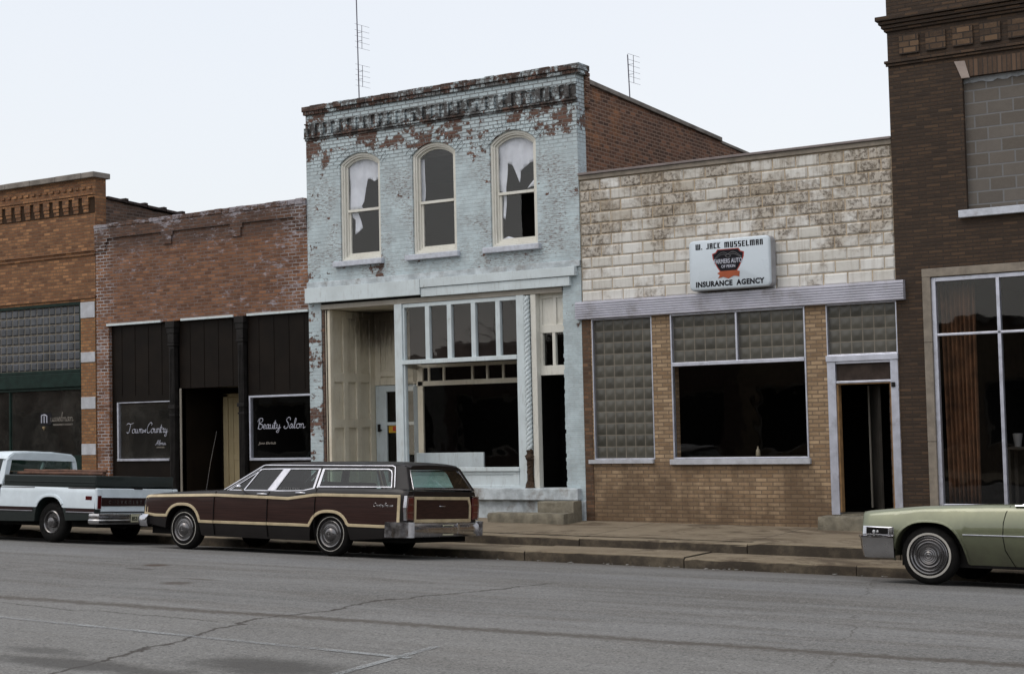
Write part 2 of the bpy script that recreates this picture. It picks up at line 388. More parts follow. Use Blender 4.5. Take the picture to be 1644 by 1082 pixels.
M['concrete'] = plain('rough stoop concrete', (.24, .215, .16), .92, var=.3, sc=5, bump=.012, grime=((.10, .085, .06), .8))
M['cap_stone'] = plain('grey brown coping stone', (.27, .24, .21), .85, var=.25, sc=3, bump=.006, grime=((.13, .1, .08), .6))
M['metal_cap'] = plain('dull mauve metal coping', (.25, .21, .20), .6, var=.15)
M['alu'] = plain('brushed aluminium', (.58, .60, .68), .38, metal=.75, var=.08, grime=((.35, .34, .36), .5))
M['alu_band'] = plain('corrugated aluminium fascia', (.50, .50, .56), .45, metal=.45, var=.10, sc=3, grime=((.34, .31, .31), .6))
M['dark_paint'] = mk_wood('dark brown stained panelling', (.0095, .007, .0055), (.016, .0115, .0085), peel=(.024, .014, .009), amt=.15, rough=.5)
M['iron'] = plain('black painted cast iron', (.022, .020, .019), .45, var=.3, bump=.004)
M['green_paint'] = plain('dark green sign board paint', (.012, .030, .024), .45, var=.3)
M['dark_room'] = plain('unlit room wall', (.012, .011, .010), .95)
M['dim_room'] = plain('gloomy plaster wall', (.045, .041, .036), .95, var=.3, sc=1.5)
M['cream_door'] = mk_wood('buff yellow door paint', (.62, .50, .29), (.70, .58, .34), amt=.1)
M['bare_wood'] = plain('bare orange wood edge', (.36, .21, .09), .8, var=.3)
M['rust_wood'] = plain('rotten rusty brown timber', (.085, .048, .026), .95, var=.5, sc=14, bump=.03)
M['cmu'] = brick('grey concrete block infill', (.135, .115, .095), (.185, .165, .145), (.21, .21, .21), bw=.41, bh=.205, ms=.014, var=.12, bumpd=.004)
M['cmu_cement'] = plain('smeared cement', (.38, .40, .42), .9, var=.2, bump=.01)
M['solder'] = brick('soldier course brick', (.085, .05, .03), (.15, .09, .055), (.055, .04, .03), bw=.075, bh=.5, ms=.01, var=.3)
M['pink_stone'] = plain('pinkish skewback stone', (.42, .35, .31), .85, bump=.003)
M['paper'] = plain('torn white window paper', (.78, .82, .90), .9, var=.06)
def mk_roof():
    return plain('tar roofing', (.05, .048, .046), .9, var=.3, bump=.01)
M['roof'] = mk_roof()
M['glass'] = m_glass('window glass', base=.055)
M['dusty_glass'] = m_glass('dusty window glass', base=.05, dirt=.10)
M['shop_glass'] = m_glass('plate glass', base=.045)
M['letter'] = plain('white sign paint', (.62, .64, .74), .6, var=.05)
M['letter_dim'] = plain('faded gold leaf lettering', (.34, .31, .27), .6, var=.2)
M['letter_black'] = plain('black sign lettering', (.014, .013, .018), .5)
M['sign_face'] = plain('translucent white sign plastic', (.74, .83, .90), .3, var=.03, sc=2)
M['sign_case'] = plain('grey metal sign case', (.42, .42, .44), .5, var=.15, grime=((.2, .17, .15), .6))
M['sign_red'] = plain('red emblem paint', (.48, .055, .035), .5)
M['sign_orange'] = plain('orange ribbon paint', (.42, .085, .02), .5)
M['curtain'] = plain('brown orange drapery', (.165, .075, .034), .9, var=.45, sc=4)
M['litter'] = plain('scraps of litter', (.30, .29, .27), .9, var=.3)
M['yellow'] = plain('yellow sticker', (.70, .42, .03), .5)
M['red'] = plain('red sticker print', (.50, .04, .02), .5)
M['mast'] = plain('galvanised mast', (.16, .15, .19), .5, metal=.3)

# asphalt with tar seam, cracks, oil stains
def mk_road():
    t = NT('worn asphalt'); x, y, z = t.sep()
    st = t.scl((.10, 1, 1))
    c = t.mix(t.ramp(t.noise(1.1, 6, .6, st), .35, .65), (.098, .097, .093), (.158, .157, .153))
    c = t.mix(t.ramp(t.noise(.9, 3, .6, t.comb(t.M('MULTIPLY', x, .02), t.M('MULTIPLY', y, 2.2))), .45, .62, 0, .45), c, (.186, .186, .183))
    c = t.mix(t.ramp(t.noise(3.5, 6, .7, st), .46, .62, 0, .6), c, (.068, .058, .048))
    c = t.mix(t.ramp(y, -11.6, -13.0, 0, .5), c, (.188, .184, .172))
    dash = t.ramp(t.noise(4.5, 5, .75, t.scl((.22, 1.6, 1))), .64, .70, 0, .7); c = t.mix(t.M('MULTIPLY', dash, t.ramp(t.noise(.5, 3), .4, .55)), c, (.045, .036, .028))
    gutter = t.ramp(t.M('ADD', y, t.M('MULTIPLY', t.noise(1.5, 5, .7), .5)), -4.6, -3.7, 0, .65)
    c = t.mix(gutter, c, (.040, .032, .025))
    # lighter wheel-worn band
    wb = t.M('MULTIPLY', t.ramp(y, -6.4, -7.0), t.ramp(y, -8.2, -7.5)); c = t.mix(t.M('MULTIPLY', wb, .35), c, (.165, .172, .182))
    # aggregate
    v = t.n('ShaderNodeTexVoronoi', {'Vector': t.pos(), 'Scale': 65.0}); vc = t.sep(v.outputs['Color'])[0]
    fine = t.noise(90, 3, .7)
    v2 = t.n('ShaderNodeTexVoronoi', {'Vector': t.pos(), 'Scale': 24.0}); q2 = t.sep(v2.outputs['Color'])[1]
    c = t.mix(t.M('MULTIPLY', t.ramp(q2, .78, .95, 0, .55), t.ramp(v2.outputs['Distance'], .5, .25)), c, (.30, .295, .28)); c = t.mix(t.M('MULTIPLY', t.ramp(q2, .20, .06, 0, .6), t.ramp(v2.outputs['Distance'], .55, .3)), c, (.03, .027, .024))
    patch = t.ramp(t.noise(.55, 5, .6, t.scl((.35, 1, 1)), .4), .54, .57, 0, .28); c = t.mix(patch, c, (.075, .070, .064))
    c = t.mix(.30, c, t.mix(vc, (.02, .02, .02), (.33, .32, .30)), 'MIX')
    c = t.mix(t.ramp(fine, .58, .74, 0, .55), c, (.27, .27, .26)); c = t.mix(t.ramp(fine, .42, .30, 0, .6), c, (.022, .022, .022))
    def line(coord, w, strength, col, soft=.5, gate=None):
        nonlocal c
        k = t.ramp(t.M('ABSOLUTE', coord), w, w*soft, 0, strength)
        if gate is not None: k = t.M('MULTIPLY', k, gate)
        c = t.mix(k, c, col); return k
    wig = t.M('MULTIPLY', t.M('SUBTRACT', t.noise(.7, 8, .65), .5), .9)
    wig2 = t.M('MULTIPLY', t.M('SUBTRACT', t.noise(.5, 7, .6, t.comb(x, 3.0, 0.0)), .5), .5)
    seam = t.M('SUBTRACT', y, t.M('ADD', t.M('ADD', -12.64, t.M('MULTIPLY', x, .042)), t.M('MULTIPLY', wig2, .35)))
    line(t.M('ADD', seam, t.M('MULTIPLY', t.M('SUBTRACT', t.noise(9, 7, .8), .5), .55)), .19, .72, (.052, .040, .029), .1)
    # transverse crack
    yy = t.M('ADD', y, 12.6)
    cx = t.M('ADD', 3.45, t.M('MULTIPLY', t.M('MULTIPLY', yy, yy), .042))
    ca = t.M('SUBTRACT', x, t.M('ADD', cx, wig)); gate = t.ramp(y, -8.0, -8.6)
    line(t.M('ADD', ca, t.M('MULTIPLY', t.M('SUBTRACT', t.noise(5, 6, .8), .5), .22)), .045, .85, (.028, .021, .016), .3, gate)
    cb = t.M('SUBTRACT', y, t.M('ADD', -13.05, t.M('ADD', t.M('MULTIPLY', wig, .8), t.M('MULTIPLY', t.M('SUBTRACT', x, .3), -.02))))
    line(cb, .03, .6, (.035, .028, .022), .3, t.ramp(x, 3.3, 2.9))
    cc = t.M('SUBTRACT', y, t.M('ADD', -10.3, t.M('MULTIPLY', wig, 1.6)))
    line(cc, .022, .45, (.04, .034, .03), .3, t.ramp(t.noise(.45, 3), .5, .6))
    cd2 = t.M('SUBTRACT', x, t.M('ADD', -4.6, t.M('ADD', t.M('MULTIPLY', wig, 1.3), t.M('MULTIPLY', yy, .35))))
    line(cd2, .028, .6, (.034, .026, .020), .3, t.ramp(t.noise(.6, 3), .42, .52))
    ce2 = t.M('SUBTRACT', x, t.M('ADD', 9.4, t.M('ADD', t.M('MULTIPLY', wig, 1.1), t.M('MULTIPLY', yy, -.3))))
    line(ce2, .022, .5, (.036, .028, .022), .3, t.ramp(t.noise(.7, 3), .45, .55))
    grit = t.M('MULTIPLY', t.ramp(t.noise(38, 5, .8), .52, .62, 0, .9), t.ramp(t.M('ADD', y, t.M('MULTIPLY', t.noise(2.5, 4), .35)), -4.35, -3.85)); c = t.mix(grit, c, (.19, .165, .125))
    # stains
    def spot(px, py, a, b, s, col=(.045, .042, .038)):
        nonlocal c
        u = t.M('DIVIDE', t.M('SUBTRACT', x, px), a); w = t.M('DIVIDE', t.M('SUBTRACT', y, py), b)
        d = t.M('SQRT', t.M('ADD', t.M('MULTIPLY', u, u), t.M('MULTIPLY', w, w)))
        k = t.ramp(t.M('ADD', d, t.M('MULTIPLY', t.M('SUBTRACT', t.noise(3, 7, .7, t.scl((.6, 1, 1))), .5), 1.6)), 1.25, .35, 0, s)
        c = t.mix(k, c, col)
    spot(5.4, -14.95, 1.0, .42, .8); spot(3.9, -15.6, 1.6, .25, .75); spot(2.9, -15.2, .5, .2, .6)
    spot(-2.1, -8.75, .22, .16, .9, (.05, .03, .018)); spot(-1.9, -9.3, .3, .1, .7, (.04, .03, .025)); spot(.0, -10.5, .25, .2, .7, (.05, .035, .025)); spot(-.1, -10.0, .5, .08, .6, (.05, .035, .025))
    spot(9.6, -15.4, 3.0, .35, .6)
    b = t.M('ADD', t.noise(70, 3, .6), t.M('MULTIPLY', t.noise(6, 4), .6))
    return t.fin(c, .86, t.bump(b, .006), spec=.35)
M['road'] = mk_road()
def mk_walk(name, a, b_, stain, joints=True):
    t = NT(name); x, y, z = t.sep()
    c = t.mix(t.ramp(t.noise(1.3, 7, .65), .3, .7), a, b_)
    c = t.mix(t.ramp(t.noise(1.0, 9, .75, t.scl((.6, 1, 1)), .8), .50, .60, 0, .8), c, stain)
    c = t.mix(t.ramp(t.noise(55, 3, .7), .55, .75, 0, .4), c, (.30, .28, .23))
    c = t.mix(t.ramp(t.noise(40, 3, .7), .45, .3, 0, .4), c, (.06, .05, .035))
    if joints:
        f = t.M('FRACT', t.M('DIVIDE', t.M('ADD', x, 20.35), 2.9))
        k = t.ramp(t.M('ABSOLUTE', t.M('SUBTRACT', f, .5)), .006, .003, 0, .85); c = t.mix(k, c, (.035, .028, .02))
    if not joints:   # upright faces darkened by their normal: shade painted into the colour, patchy
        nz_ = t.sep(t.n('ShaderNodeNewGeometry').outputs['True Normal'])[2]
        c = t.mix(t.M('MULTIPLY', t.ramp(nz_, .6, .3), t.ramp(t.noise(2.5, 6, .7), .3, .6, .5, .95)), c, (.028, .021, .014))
    return t.fin(c, .93, t.bump(t.M('ADD', t.noise(45, 4, .7), t.noise(5, 4)), .008))
M['walk'] = mk_walk('stained pavement concrete', (.160, .124, .080), (.225, .182, .124), (.066, .044, .024))
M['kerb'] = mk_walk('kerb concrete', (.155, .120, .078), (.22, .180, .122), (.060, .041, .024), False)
def mk_line():
    t = NT('worn white road paint'); t.set(t.b.inputs['Base Color'], (.27, .28, .28)); t.set(t.b.inputs['Roughness'], .8)
    tr = t.n('ShaderNodeBsdfTransparent')
    k = t.ramp(t.M('ADD', t.noise(30, 6, .8), t.M('MULTIPLY', t.noise(1.5, 4), .5)), .60, .86, 0, .85)
    mx = t.n('ShaderNodeMixShader', {0: k, 1: tr.outputs[0], 2: t.b.outputs[0]}); t.t.links.new(mx.outputs[0], t.out.inputs[0]); return t.m
M['line'] = mk_line()

# ------------------------------------------------------------------ ground, road, pavement
def strip(m, prof, xs):
    m.grid([[(x, y, z+G*x) for y, z in prof] for x in xs]); return m
XS = [-260, -120, -60]+list(range(-40, 41, 2))+[60, 120, 260]
def kd(o): o['kind'] = 'structure'; return o
kd(strip(MB(), [(900, -.5), (-900, -.5)], [-900, 900]).build('ground', plain('earth', (.10, .09, .06), .95)))
ROADP = [(-3.80, -.36), (-4.05, -.345), (-5.95, -.20), (-8.5, -.12), (-12.5, -.08), (-16.5, -.12), (-19.5, -.22), (-21.2, -.33)]
rd = MB(); rows = []
kd(strip(rd, ROADP, XS).build('road', M['road'], smooth='all'))
def kerb_run(ya, yb, zt, zb, seed, name, jit=.012, step=2.75, x0=-60, x1=46):
    """separate slabs with butt joints, slightly out of line with each other and with chipped edges"""
    r = random.Random(seed); m = MB(); x = x0
    while x < x1:
        L = step*(.85+.3*r.random()); dz, dy = r.uniform(-jit, jit), r.uniform(-jit, jit); sl = r.uniform(-.006, .006)
        n = 14; rings = []
        for i in range(n+1):
            u = x+.008+(L-.016)*i/n; e = 1.6 if i in (0, n) else 1
            c1, c2 = r.uniform(.008, .026)*e, r.uniform(.008, .034)*e
            zz = zt+dz+sl*(i/n-.5)+G*u; yy = ya+dy+r.uniform(-.004, .004)
            rings.append([(u, yb, zb+G*u), (u, yy, zb+G*u), (u, yy, zz-c2), (u, yy+c1*.4, zz-c2*.35), (u, yy+c1, zz), (u, yb, zz+.004*(yb-ya))])
        m.loft(rings); x += L
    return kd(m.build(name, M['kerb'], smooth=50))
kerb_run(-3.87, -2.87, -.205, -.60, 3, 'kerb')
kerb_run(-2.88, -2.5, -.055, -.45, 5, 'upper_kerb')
kd(strip(MB(), [(.6, .0), (0, -.004), (-2.52, -.052)], XS).build('pavement', M['walk']))
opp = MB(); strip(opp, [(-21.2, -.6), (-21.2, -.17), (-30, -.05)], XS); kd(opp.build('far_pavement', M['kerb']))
rm = MB()
def mark(m, p, q, w):
    d = (Vector(q)-Vector(p)).normalized(); nrm = Vector((-d.y, d.x))*w/2; n = 16
    h = lambda x, y: next(a[1]+(b[1]-a[1])*(y-a[0])/(b[0]-a[0]) for a, b in zip(ROADP, ROADP[1:]) if b[0] <= y <= a[0])+G*x+.006
    pts = [Vector(p)+(Vector(q)-Vector(p))*i/n for i in range(n+1)]
    m.grid([[(v.x+s*nrm.x, v.y+s*nrm.y, h(v.x+s*nrm.x, v.y+s*nrm.y)) for s in (-1, 1)] for v in pts])
mark(rm, (-14, -13.25), (6.2, -14.08), .09); mark(rm, (6.05, -13.45), (6.25, -17.5), .09); mark(rm, (-.6, -13.8), (-.4, -17.5), .09)
kd(rm.build('road_marking', M['line']))
lit = MB(); r = random.Random(4)
for i in range(60):
    x = r.uniform(-3, 9); y = -3.93-abs(r.gauss(0, .10)); s = r.uniform(.006, .022)*(2.4 if i < 7 else 1)
    a = r.uniform(0, 3); z = -.33+G*x; z = -.345+(-4.05-y)*.076+G*x+.012 if y < -4.05 else -.343+G*x+.012
    p = [(x+s*cos(a+k*pi/2)*(1.8 if k % 2 else 1), y+s*sin(a+k*pi/2), z+r.uniform(-.004, .008)) for k in range(4)]
    lit.prism(range(4) and [(k, 0) for k in range(4)], lambda k, _: p[int(k)], lambda k, _: (p[int(k)][0], p[int(k)][1], p[int(k)][2]-.006))
o = lit.build('litter', M['litter']); o['kind'] = 'stuff'; tag(o, 'small pale scraps of litter lying along the gutter', 'litter')
# ================================================================== BUILDINGS
def rect(x0, x1, z0, z1): return [(x0, z0), (x1, z0), (x1, z1), (x0, z1)]
def irect(x0, x1, z0, z1, d): return rect(x0+d, x1-d, z0+d, z1-d)
def room(parent, x0, x1, y0, y1, z0, z1, mat='dark_room', name='room'):
    m = MB(); m.quad((x0,y1,z0),(x1,y1,z0),(x1,y1,z1),(x0,y1,z1)); m.quad((x0,y0,z0),(x0,y1,z0),(x0,y1,z1),(x0,y0,z1)); m.quad((x1,y0,z0),(x1,y1,z0),(x1,y1,z1),(x1,y0,z1))
    m.quad((x0,y0,z0),(x1,y0,z0),(x1,y1,z0),(x0,y1,z0)); m.quad((x0,y0,z1),(x1,y0,z1),(x1,y1,z1),(x0,y1,z1))
    return m.build(name, M[mat], parent, fixn=False)
def pane(parent, x0, x1, z0, z1, y, mat='glass', name='pane'):
    return MB().quad((x0,y,z0),(x1,y,z0),(x1,y,z1),(x0,y,z1)).build(name, M[mat], parent, fixn=False)
def frame(parent, x0, x1, z0, z1, w, y0, y1, mat, name='window_frame', wb=None, bars=(), bev=.006):
    m = MB(); wb = wb or w
    m.box(x0, x0+w, y0, y1, z0, z1); m.box(x1-w, x1, y0, y1, z0, z1); m.box(x0+w, x1-w, y0, y1, z1-w, z1); m.box(x0+w, x1-w, y0, y1, z0, z0+wb)
    for b in bars:
        if b[0] == 'v': m.box(b[1]-b[2]/2, b[1]+b[2]/2, y0+.003, y1-.003, z0+wb, z1-w)
        else: m.box(x0+w, x1-w, y0+.003, y1-.003, b[1]-b[2]/2, b[1]+b[2]/2)
    return m.build(name, M[mat], parent, bevel=bev)
def side_and_roof(root, x0, x1, depth, z0, zr, sidemat, roofz, left=None, right=None):
    """party walls as slabs; left/right are (y, z) top outlines"""
    for nm, X, prof in (('side_wall', (x0, x0+.28), left), ('side_wall', (x1-.28, x1), right)):
        if prof:
            m = MB(); m.yz([(.30, z0)]+prof+[(prof[-1][0], z0)], X[0], X[1]); m.build(nm, M[sidemat], root)
    MB().box(x0+.28, x1-.28, .30, depth, roofz-.2, roofz).build('roof', M['roof'], root)
    MB().box(x0+.28, x1-.28, depth-.3, depth-.003, z0, roofz-.21).build('rear_wall', M[sidemat], root)

# ---------------------------------------------------------------- two-storey building with pale blue paint
wb_ = thing('two_storey_building', 'two storey brick building with peeling pale blue paint and three arched upper windows', 'building', (-3.2, 0, 0))
WIN = [(-5.58, -4.56, 5.15, 7.33, .20), (-3.77, -2.73, 5.15, 7.33, .21), (-1.94, -.90, 5.15, 7.35, .22)]
m = MB(); wall_open(m, -6.45, 0, 4.65, 8.32, 0, .3, WIN)
for X in (-6.45, 0): m.quad((X, 0, 4.65), (X, .32, 4.65), (X, .32, 8.32), (X, 0, 8.32))
m.build('wall', M['white_brick'], wb_, fixn=False)
side_and_roof(wb_, -6.449, -.001, 18, -.3, 7.3, 'side_brick', 7.3,
    left=[(.30, 8.2), (9, 7.7), (18, 7.4)], right=[(.301, 8.12), (6.38, 7.86), (6.38, 7.82), (7.8, 7.74), (18, 7.35)])
m = MB(); pr = [(.33, 8.12), (6.38, 7.86)]
m.yz([(.45, 8.115), (6.38, 7.862), (6.38, 7.95), (.45, 8.205)], -.33, .05); m.yz([(6.42, 7.823), (18, 7.35), (18, 7.42), (6.42, 7.89)], -.31, .02)
m.build('wall_coping', M['cap_stone'], wb_, bevel=.01)
# parapet cap, dentil cornice
m = MB(); rr = random.Random(2)
x = -6.50
while x < .10:
    w = min(rr.uniform(.19, .22), .115-x); d = rr.uniform(-.010, .010); zt = 8.425+rr.uniform(-.008, .010)
    m.box(x, x+w-.006, -.085+d, .34, 8.315, zt); x += w
x = -6.48
while x < .09:
    w = min(.105, .10-x)
    if rr.random() > .03: m.box(x, x+w-.007, -.05+rr.uniform(-.006, .006), .335, 8.245, 8.312)
    x += .105
m.build('parapet_cap', M['white_cap'], wb_, bevel=.006)
m = MB()
m.box(-6.47, .02, -.035, .02, 8.045, 8.07); m.box(-6.46, .02, -.028, .02, 7.705, 7.745); m.box(-6.47, .03, -.055, .02, 7.75, 7.79)
x = -6.46
while x < -.02:
    m.box(x, x+.100+rr.uniform(-.008, .010), -.060+rr.uniform(-.010, .008), .02, 7.795+(.07 if rr.random() < .1 else 0), 8.045-(.07 if rr.random() < .25 else 0)); x += .205+rr.uniform(-.006, .010)
m.build('dentil_cornice', M['white_cornice'], wb_, bevel=.006)
MB().box(-6.452, -.002, -.010, .02, 7.792, 8.044).build('cornice_frieze', white_paint_brick('dark brick recess behind dentils', .06, .97), wb_)  # backing between the dentils, in a darker tone than the cornice
# broken brick stub at the corner of the parapet
m = MB()
for i in range(9):
    z = 8.32-i*.075; y1 = .34+.16*rr.random()+(0.0 if i else .05); m.box(-.28, .03+.03*rr.random(), .30, y1, z-.07, z)
m.build('toothed_corner', M['side_brick'], wb_, bevel=.008)
for (x0, x1, z0, zt, rise) in WIN:
    cx = (x0+x1)/2; w = (x1-x0)/2; R = (w*w+rise*rise)/(2*rise); cz = zt-R; a1 = math.asin(w/R)*1.14
    m = MB(); n = 19
    for k in range(n):
        a = -a1+2*a1*k/n; b = -a1+2*a1*(k+.9)/n; zz = rr.uniform(-.003, .006)
        for (ra, rb_) in ((R+.004, R+.118), (R+.126, R+.235)):
            P4 = [(cx+q*sin(t), cz+q*cos(t)) for q, t in ((ra, a), (ra, b), (rb_, b), (rb_, a))]
            m.xz(P4, -.008-zz, .03)
    m.build('brick_arch', M['white_arch'], wb_, bevel=.004)
    wf = MB()
    def A(ins, z_=z0): return arch_path(x0, x1, z_, zt, rise, 16, ins)
    f0 = lambda y: (lambda x, z: (x, y, z))
    wf.ring(A(.0), A(.05), f0(.035), f0(.14)); wf.ring(A(.045), A(.085), f0(.060), f0(.17)); 
    W_ = wf.build('window_frame', M['cream_trim'], wb_, bevel=.005)
    s = MB(); s.ring(A(.085), A(.125), f0(.105), f0(.15)); mz = 6.17
    s.box(x0+.12, x1-.12, .098, .155, mz-.025, mz+.03)
    s.box(x0+.085, x0+.17, .13, .175, z0+.09, mz-.02); s.box(x1-.17+.03, x1-.085, .13, .175, z0+.09, mz-.02); s.box(x0+.09, x1-.09, .125, .176, z0+.085, z0+.16)
    s.build('sash', M['cream_trim'], W_, bevel=.004)
    g = MB(); up_ = [p for p in arch_path(x0, x1, z0, zt, rise, 16, .12)]; up_ = [(up_[0][0], mz)]+up_[1:-1]+[(up_[-1][0], mz)]
    g.add([(p[0], .13, p[1]) for p in up_], [tuple(range(len(up_)))]); g.build('pane', M['glass'], W_, fixn=False)
    if x0 > -2:      # the lower right pane of the third window is broken out on one side
        g = MB().add([(x0+.17, .155, z0+.16), (-1.33, .155, z0+.16), (-1.335, .155, 5.5), (-1.35, .155, mz-.4), (-1.34, .155, mz-.03), (x0+.17, .155, mz-.03)], [tuple(range(6))]); g.build('pane', M['glass'], W_, fixn=False)
    else: pane(W_, x0+.17, x1-.14, z0+.16, mz-.03, .155)
    sl = MB(); sl.box(x0-.15, x1+.07, -.10, .2, z0-.11, z0-.002); sl.build('sill', M['sill_stone'], wb_, bevel=.012)
def paper(pts, y=.185):
    bm = bmesh.new(); bm.faces.new([bm.verts.new((px, y, pz)) for px, pz in pts])
    xa, xb = min(p[0] for p in pts), max(p[0] for p in pts); za, zb = min(p[1] for p in pts), max(p[1] for p in pts)
    for ax, a, b, st_ in ((0, xa, xb, .022), (2, za, zb, .08)):
        q = a+st_
        while q < b:
            co = [0, 0, 0]; co[ax] = q; no = [0, 0, 0]; no[ax] = 1
            bmesh.ops.bisect_plane(bm, geom=bm.verts[:]+bm.edges[:]+bm.faces[:], plane_co=co, plane_no=no); q += st_
    for v in bm.verts:
        px, _, pz = v.co; v.co.y += .007*sin(23*px+4*sin(3*pz))+.004*sin(41*px+2.0*pz)+.012*sin(9*pz+5*px)+.02*max(0, (zb-pz))*sin(5*px)
    base = Vector(wb_['_base'])
    for v in bm.verts: v.co -= base
    me = bpy.data.meshes.new('torn_shade'); bm.to_mesh(me); bm.free(); me.materials.append(M['paper'])
    for p in me.polygons: p.use_smooth = True
    o = bpy.data.objects.new('torn_shade', me); COL.objects.link(o); o.parent = wb_
    sm_ = o.modifiers.new('s', 'SOLIDIFY'); sm_.thickness = .002; return o
paper([(-5.45, 7.32), (-4.60, 7.32), (-4.60, 6.86), (-4.72, 6.80), (-4.83, 6.74), (-4.93, 6.80), (-5.00, 6.80), (-5.06, 6.60), (-5.10, 6.36), (-5.16, 6.26), (-5.12, 6.22), (-5.45, 6.20)])
paper([(-5.45, 6.18), (-5.26, 6.14), (-5.20, 6.0), (-5.16, 5.82), (-5.27, 5.74), (-5.33, 5.70), (-5.34, 6.0), (-5.45, 6.1)])
paper([(-3.72, 7.05), (-3.60, 7.05), (-3.575, 6.7), (-3.60, 6.2), (-3.72, 6.18)])
paper([(-1.83, 7.22), (-1.40, 7.31), (-.95, 7.32), (-.95, 6.76), (-1.15, 6.72), (-1.36, 6.58), (-1.38, 6.36), (-1.44, 6.50), (-1.54, 6.72), (-1.64, 6.76), (-1.67, 6.30), (-1.70, 5.68), (-1.75, 5.72), (-1.76, 6.2), (-1.84, 6.25)])
paper([(-.95, 6.52), (-1.06, 6.42), (-1.22, 6.24), (-1.12, 6.27), (-.95, 6.26)]); paper([(-1.84, 5.32), (-1.66, 5.36), (-1.48, 5.30), (-1.1, 5.28), (-1.1, 5.22), (-1.84, 5.22)])
room(wb_, -6.1, -.35, .31, 3.2, 4.8, 7.28, 'dim_room', 'upper_room')

# --- street level
m = MB(); m.box(-6.45, -6.125, 0, .32, .36, 4.345)
m.build('brick_pier', M['white_brick'], wb_)
m = MB(); m.box(-6.12, -6.07, .02, .32, .36, 4.2); m.build('pier_reveal', M['old_side'], wb_)
m = MB(); z = .34
while z < 4.62:
    j = rr.uniform(-.010, .012)+(.006 if int(z/.0735) % 2 else 0); m.box(-.405+j, -.002, 0, .32, z, min(z+.0725, 4.64)); z += .0735
m.build('brick_pier', M['white_brick'], wb_, bevel=.003)
m = MB(); m.box(-6.46, .0, -.045, .03, 4.655, 4.775); m.build('stone_course', M['weathered_stone'], wb_, bevel=.01)
m = MB()
m.box(-6.45, -3.56, -.12, .02, 4.345, 4.650); m.box(-3.555, -.075, -.115, .02, 4.485, 4.652); m.box(-3.555, -.20, -.088, .02, 4.305, 4.478)
m.build('fascia_board', M['white_wood'], wb_, bevel=.006)
MB().box(-6.12, -.40, -.02, .05, 4.20, 4.30).build('lintel_beam', M['dull_trim'], wb_, bevel=.005)
MB().box(-6.12, -.40, .05, 1.75, 4.21, 4.33).build('soffit', M['cream_wood'], wb_)
MB().box(-6.12, -.40, .0, .32, 4.30, 4.66).build('lintel', M['dark_room'], wb_)
# recessed entry: panelled side wall and back wall
sw = MB(); xw = -6.045
sw.yz([(.05, .36), (1.70, .36), (1.70, 4.21), (.05, 4.21)], -6.07, xw)
for a, b in ((.05, .24), (.55, .70), (.98, 1.14), (1.45, 1.66)): sw.box(xw, xw+.05, a, b, .36, 4.2)
for a, b in ((.36, .62), (1.78, 1.96), (2.72, 2.92), (4.05, 4.2)): sw.box(xw, xw+.047, .24, 1.45, a, b)
sw.box(xw+.0, xw+.10, .05, .15, .36, 4.2)
sw.build('entry_panelling', M['cream_wood'], wb_, bevel=.012)
bw = MB(); yb = 1.66
bw.box(-6.04, -4.85, yb, yb+.04, 2.66, 4.21)
for a, b in ((-6.04, -5.86), (-5.52, -5.40), (-5.02, -4.86)): bw.box(a, b, yb-.04, yb, 2.66, 4.2)
for a, b in ((2.66, 2.80), (2.84, 2.95), (4.02, 4.2)): bw.box(-5.86, -4.86, yb-.037, yb, a, b)
bw.box(-5.78, -5.74, yb-.02, yb, 3.0, 4.0); bw.box(-5.30, -5.26, yb-.02, yb, 3.0, 4.0)
bw.build('entry_back_panelling', M['cream_wood'], wb_, bevel=.01)
d = MB(); d.box(-5.98, -5.70, 1.60, 1.65, .36, 2.65); d.box(-5.0, -4.88, 1.60, 1.65, .36, 2.65); d.box(-5.70, -5.0, 1.60, 1.65, 2.52, 2.65); d.box(-5.70, -5.0, 1.60, 1.65, 1.81, 1.88); d.box(-5.70, -5.0, 1.60, 1.65, .36, .62)
D_ = d.build('door', M['white_wood'], wb_, bevel=.008)
pane(D_, -5.70, -5.0, .62, 1.81, 1.625, 'shop_glass'); pane(D_, -5.70, -5.0, 1.88, 2.52, 1.626, 'shop_glass')
MB().box(-5.90, -5.86, 1.54, 1.60, 1.68, 1.84).box(-5.90, -5.80, 1.555, 1.57, 1.70, 1.73).build('handle', M['iron'], D_, bevel=.004)
MB().box(-5.66, -5.46, 1.615, 1.622, 1.655, 1.80).build('sticker', M['yellow'], D_); MB().box(-5.55, -5.47, 1.609, 1.614, 1.69, 1.785).build('sticker_print', M['red'], D_)
# posts and display window
MB().box(-4.255, -4.07, -.03, .12, .36, 4.20).build('post', M['white_wood'], wb_, bevel=.006)
MB().box(-1.405, -1.24, -.03, .12, .36, 4.20).build('post', M['white_wood'], wb_, bevel=.006)
w = MB(); w.box(-4.07, -1.405, .0, .09, 4.12, 4.198); w.box(-4.07, -4.03, .0, .09, 3.09, 4.12)
for X in (-3.47, -2.95, -2.39, -1.83): w.box(X-.055, X+.045, -.005, .088, 3.085, 4.12)
w.box(-4.07, -1.405, -.045, .10, 3.0, 3.085)
W_ = w.build('transom_window', M['white_wood'], wb_, bevel=.006)
xs_ = [-4.03, -3.525, -3.005, -2.445, -1.885, -1.405]
for a, b in zip([-4.03, -3.425, -2.905, -2.345, -1.785], [-3.525, -3.005, -2.445, -1.885, -1.405]): pane(W_, a, b, 3.085, 4.12, .05)
w = MB(); w.box(-4.07, -4.03, .0, .09, .98, 3.0); w.box(-1.43, -1.405, .0, .09, .98, 3.0); w.box(-4.07, -1.405, -.06, .12, .90, .975)
W_ = w.build('display_window', M['white_wood'], wb_, bevel=.006); pane(W_, -4.03, -1.43, .975, 3.0, .05, 'shop_glass')
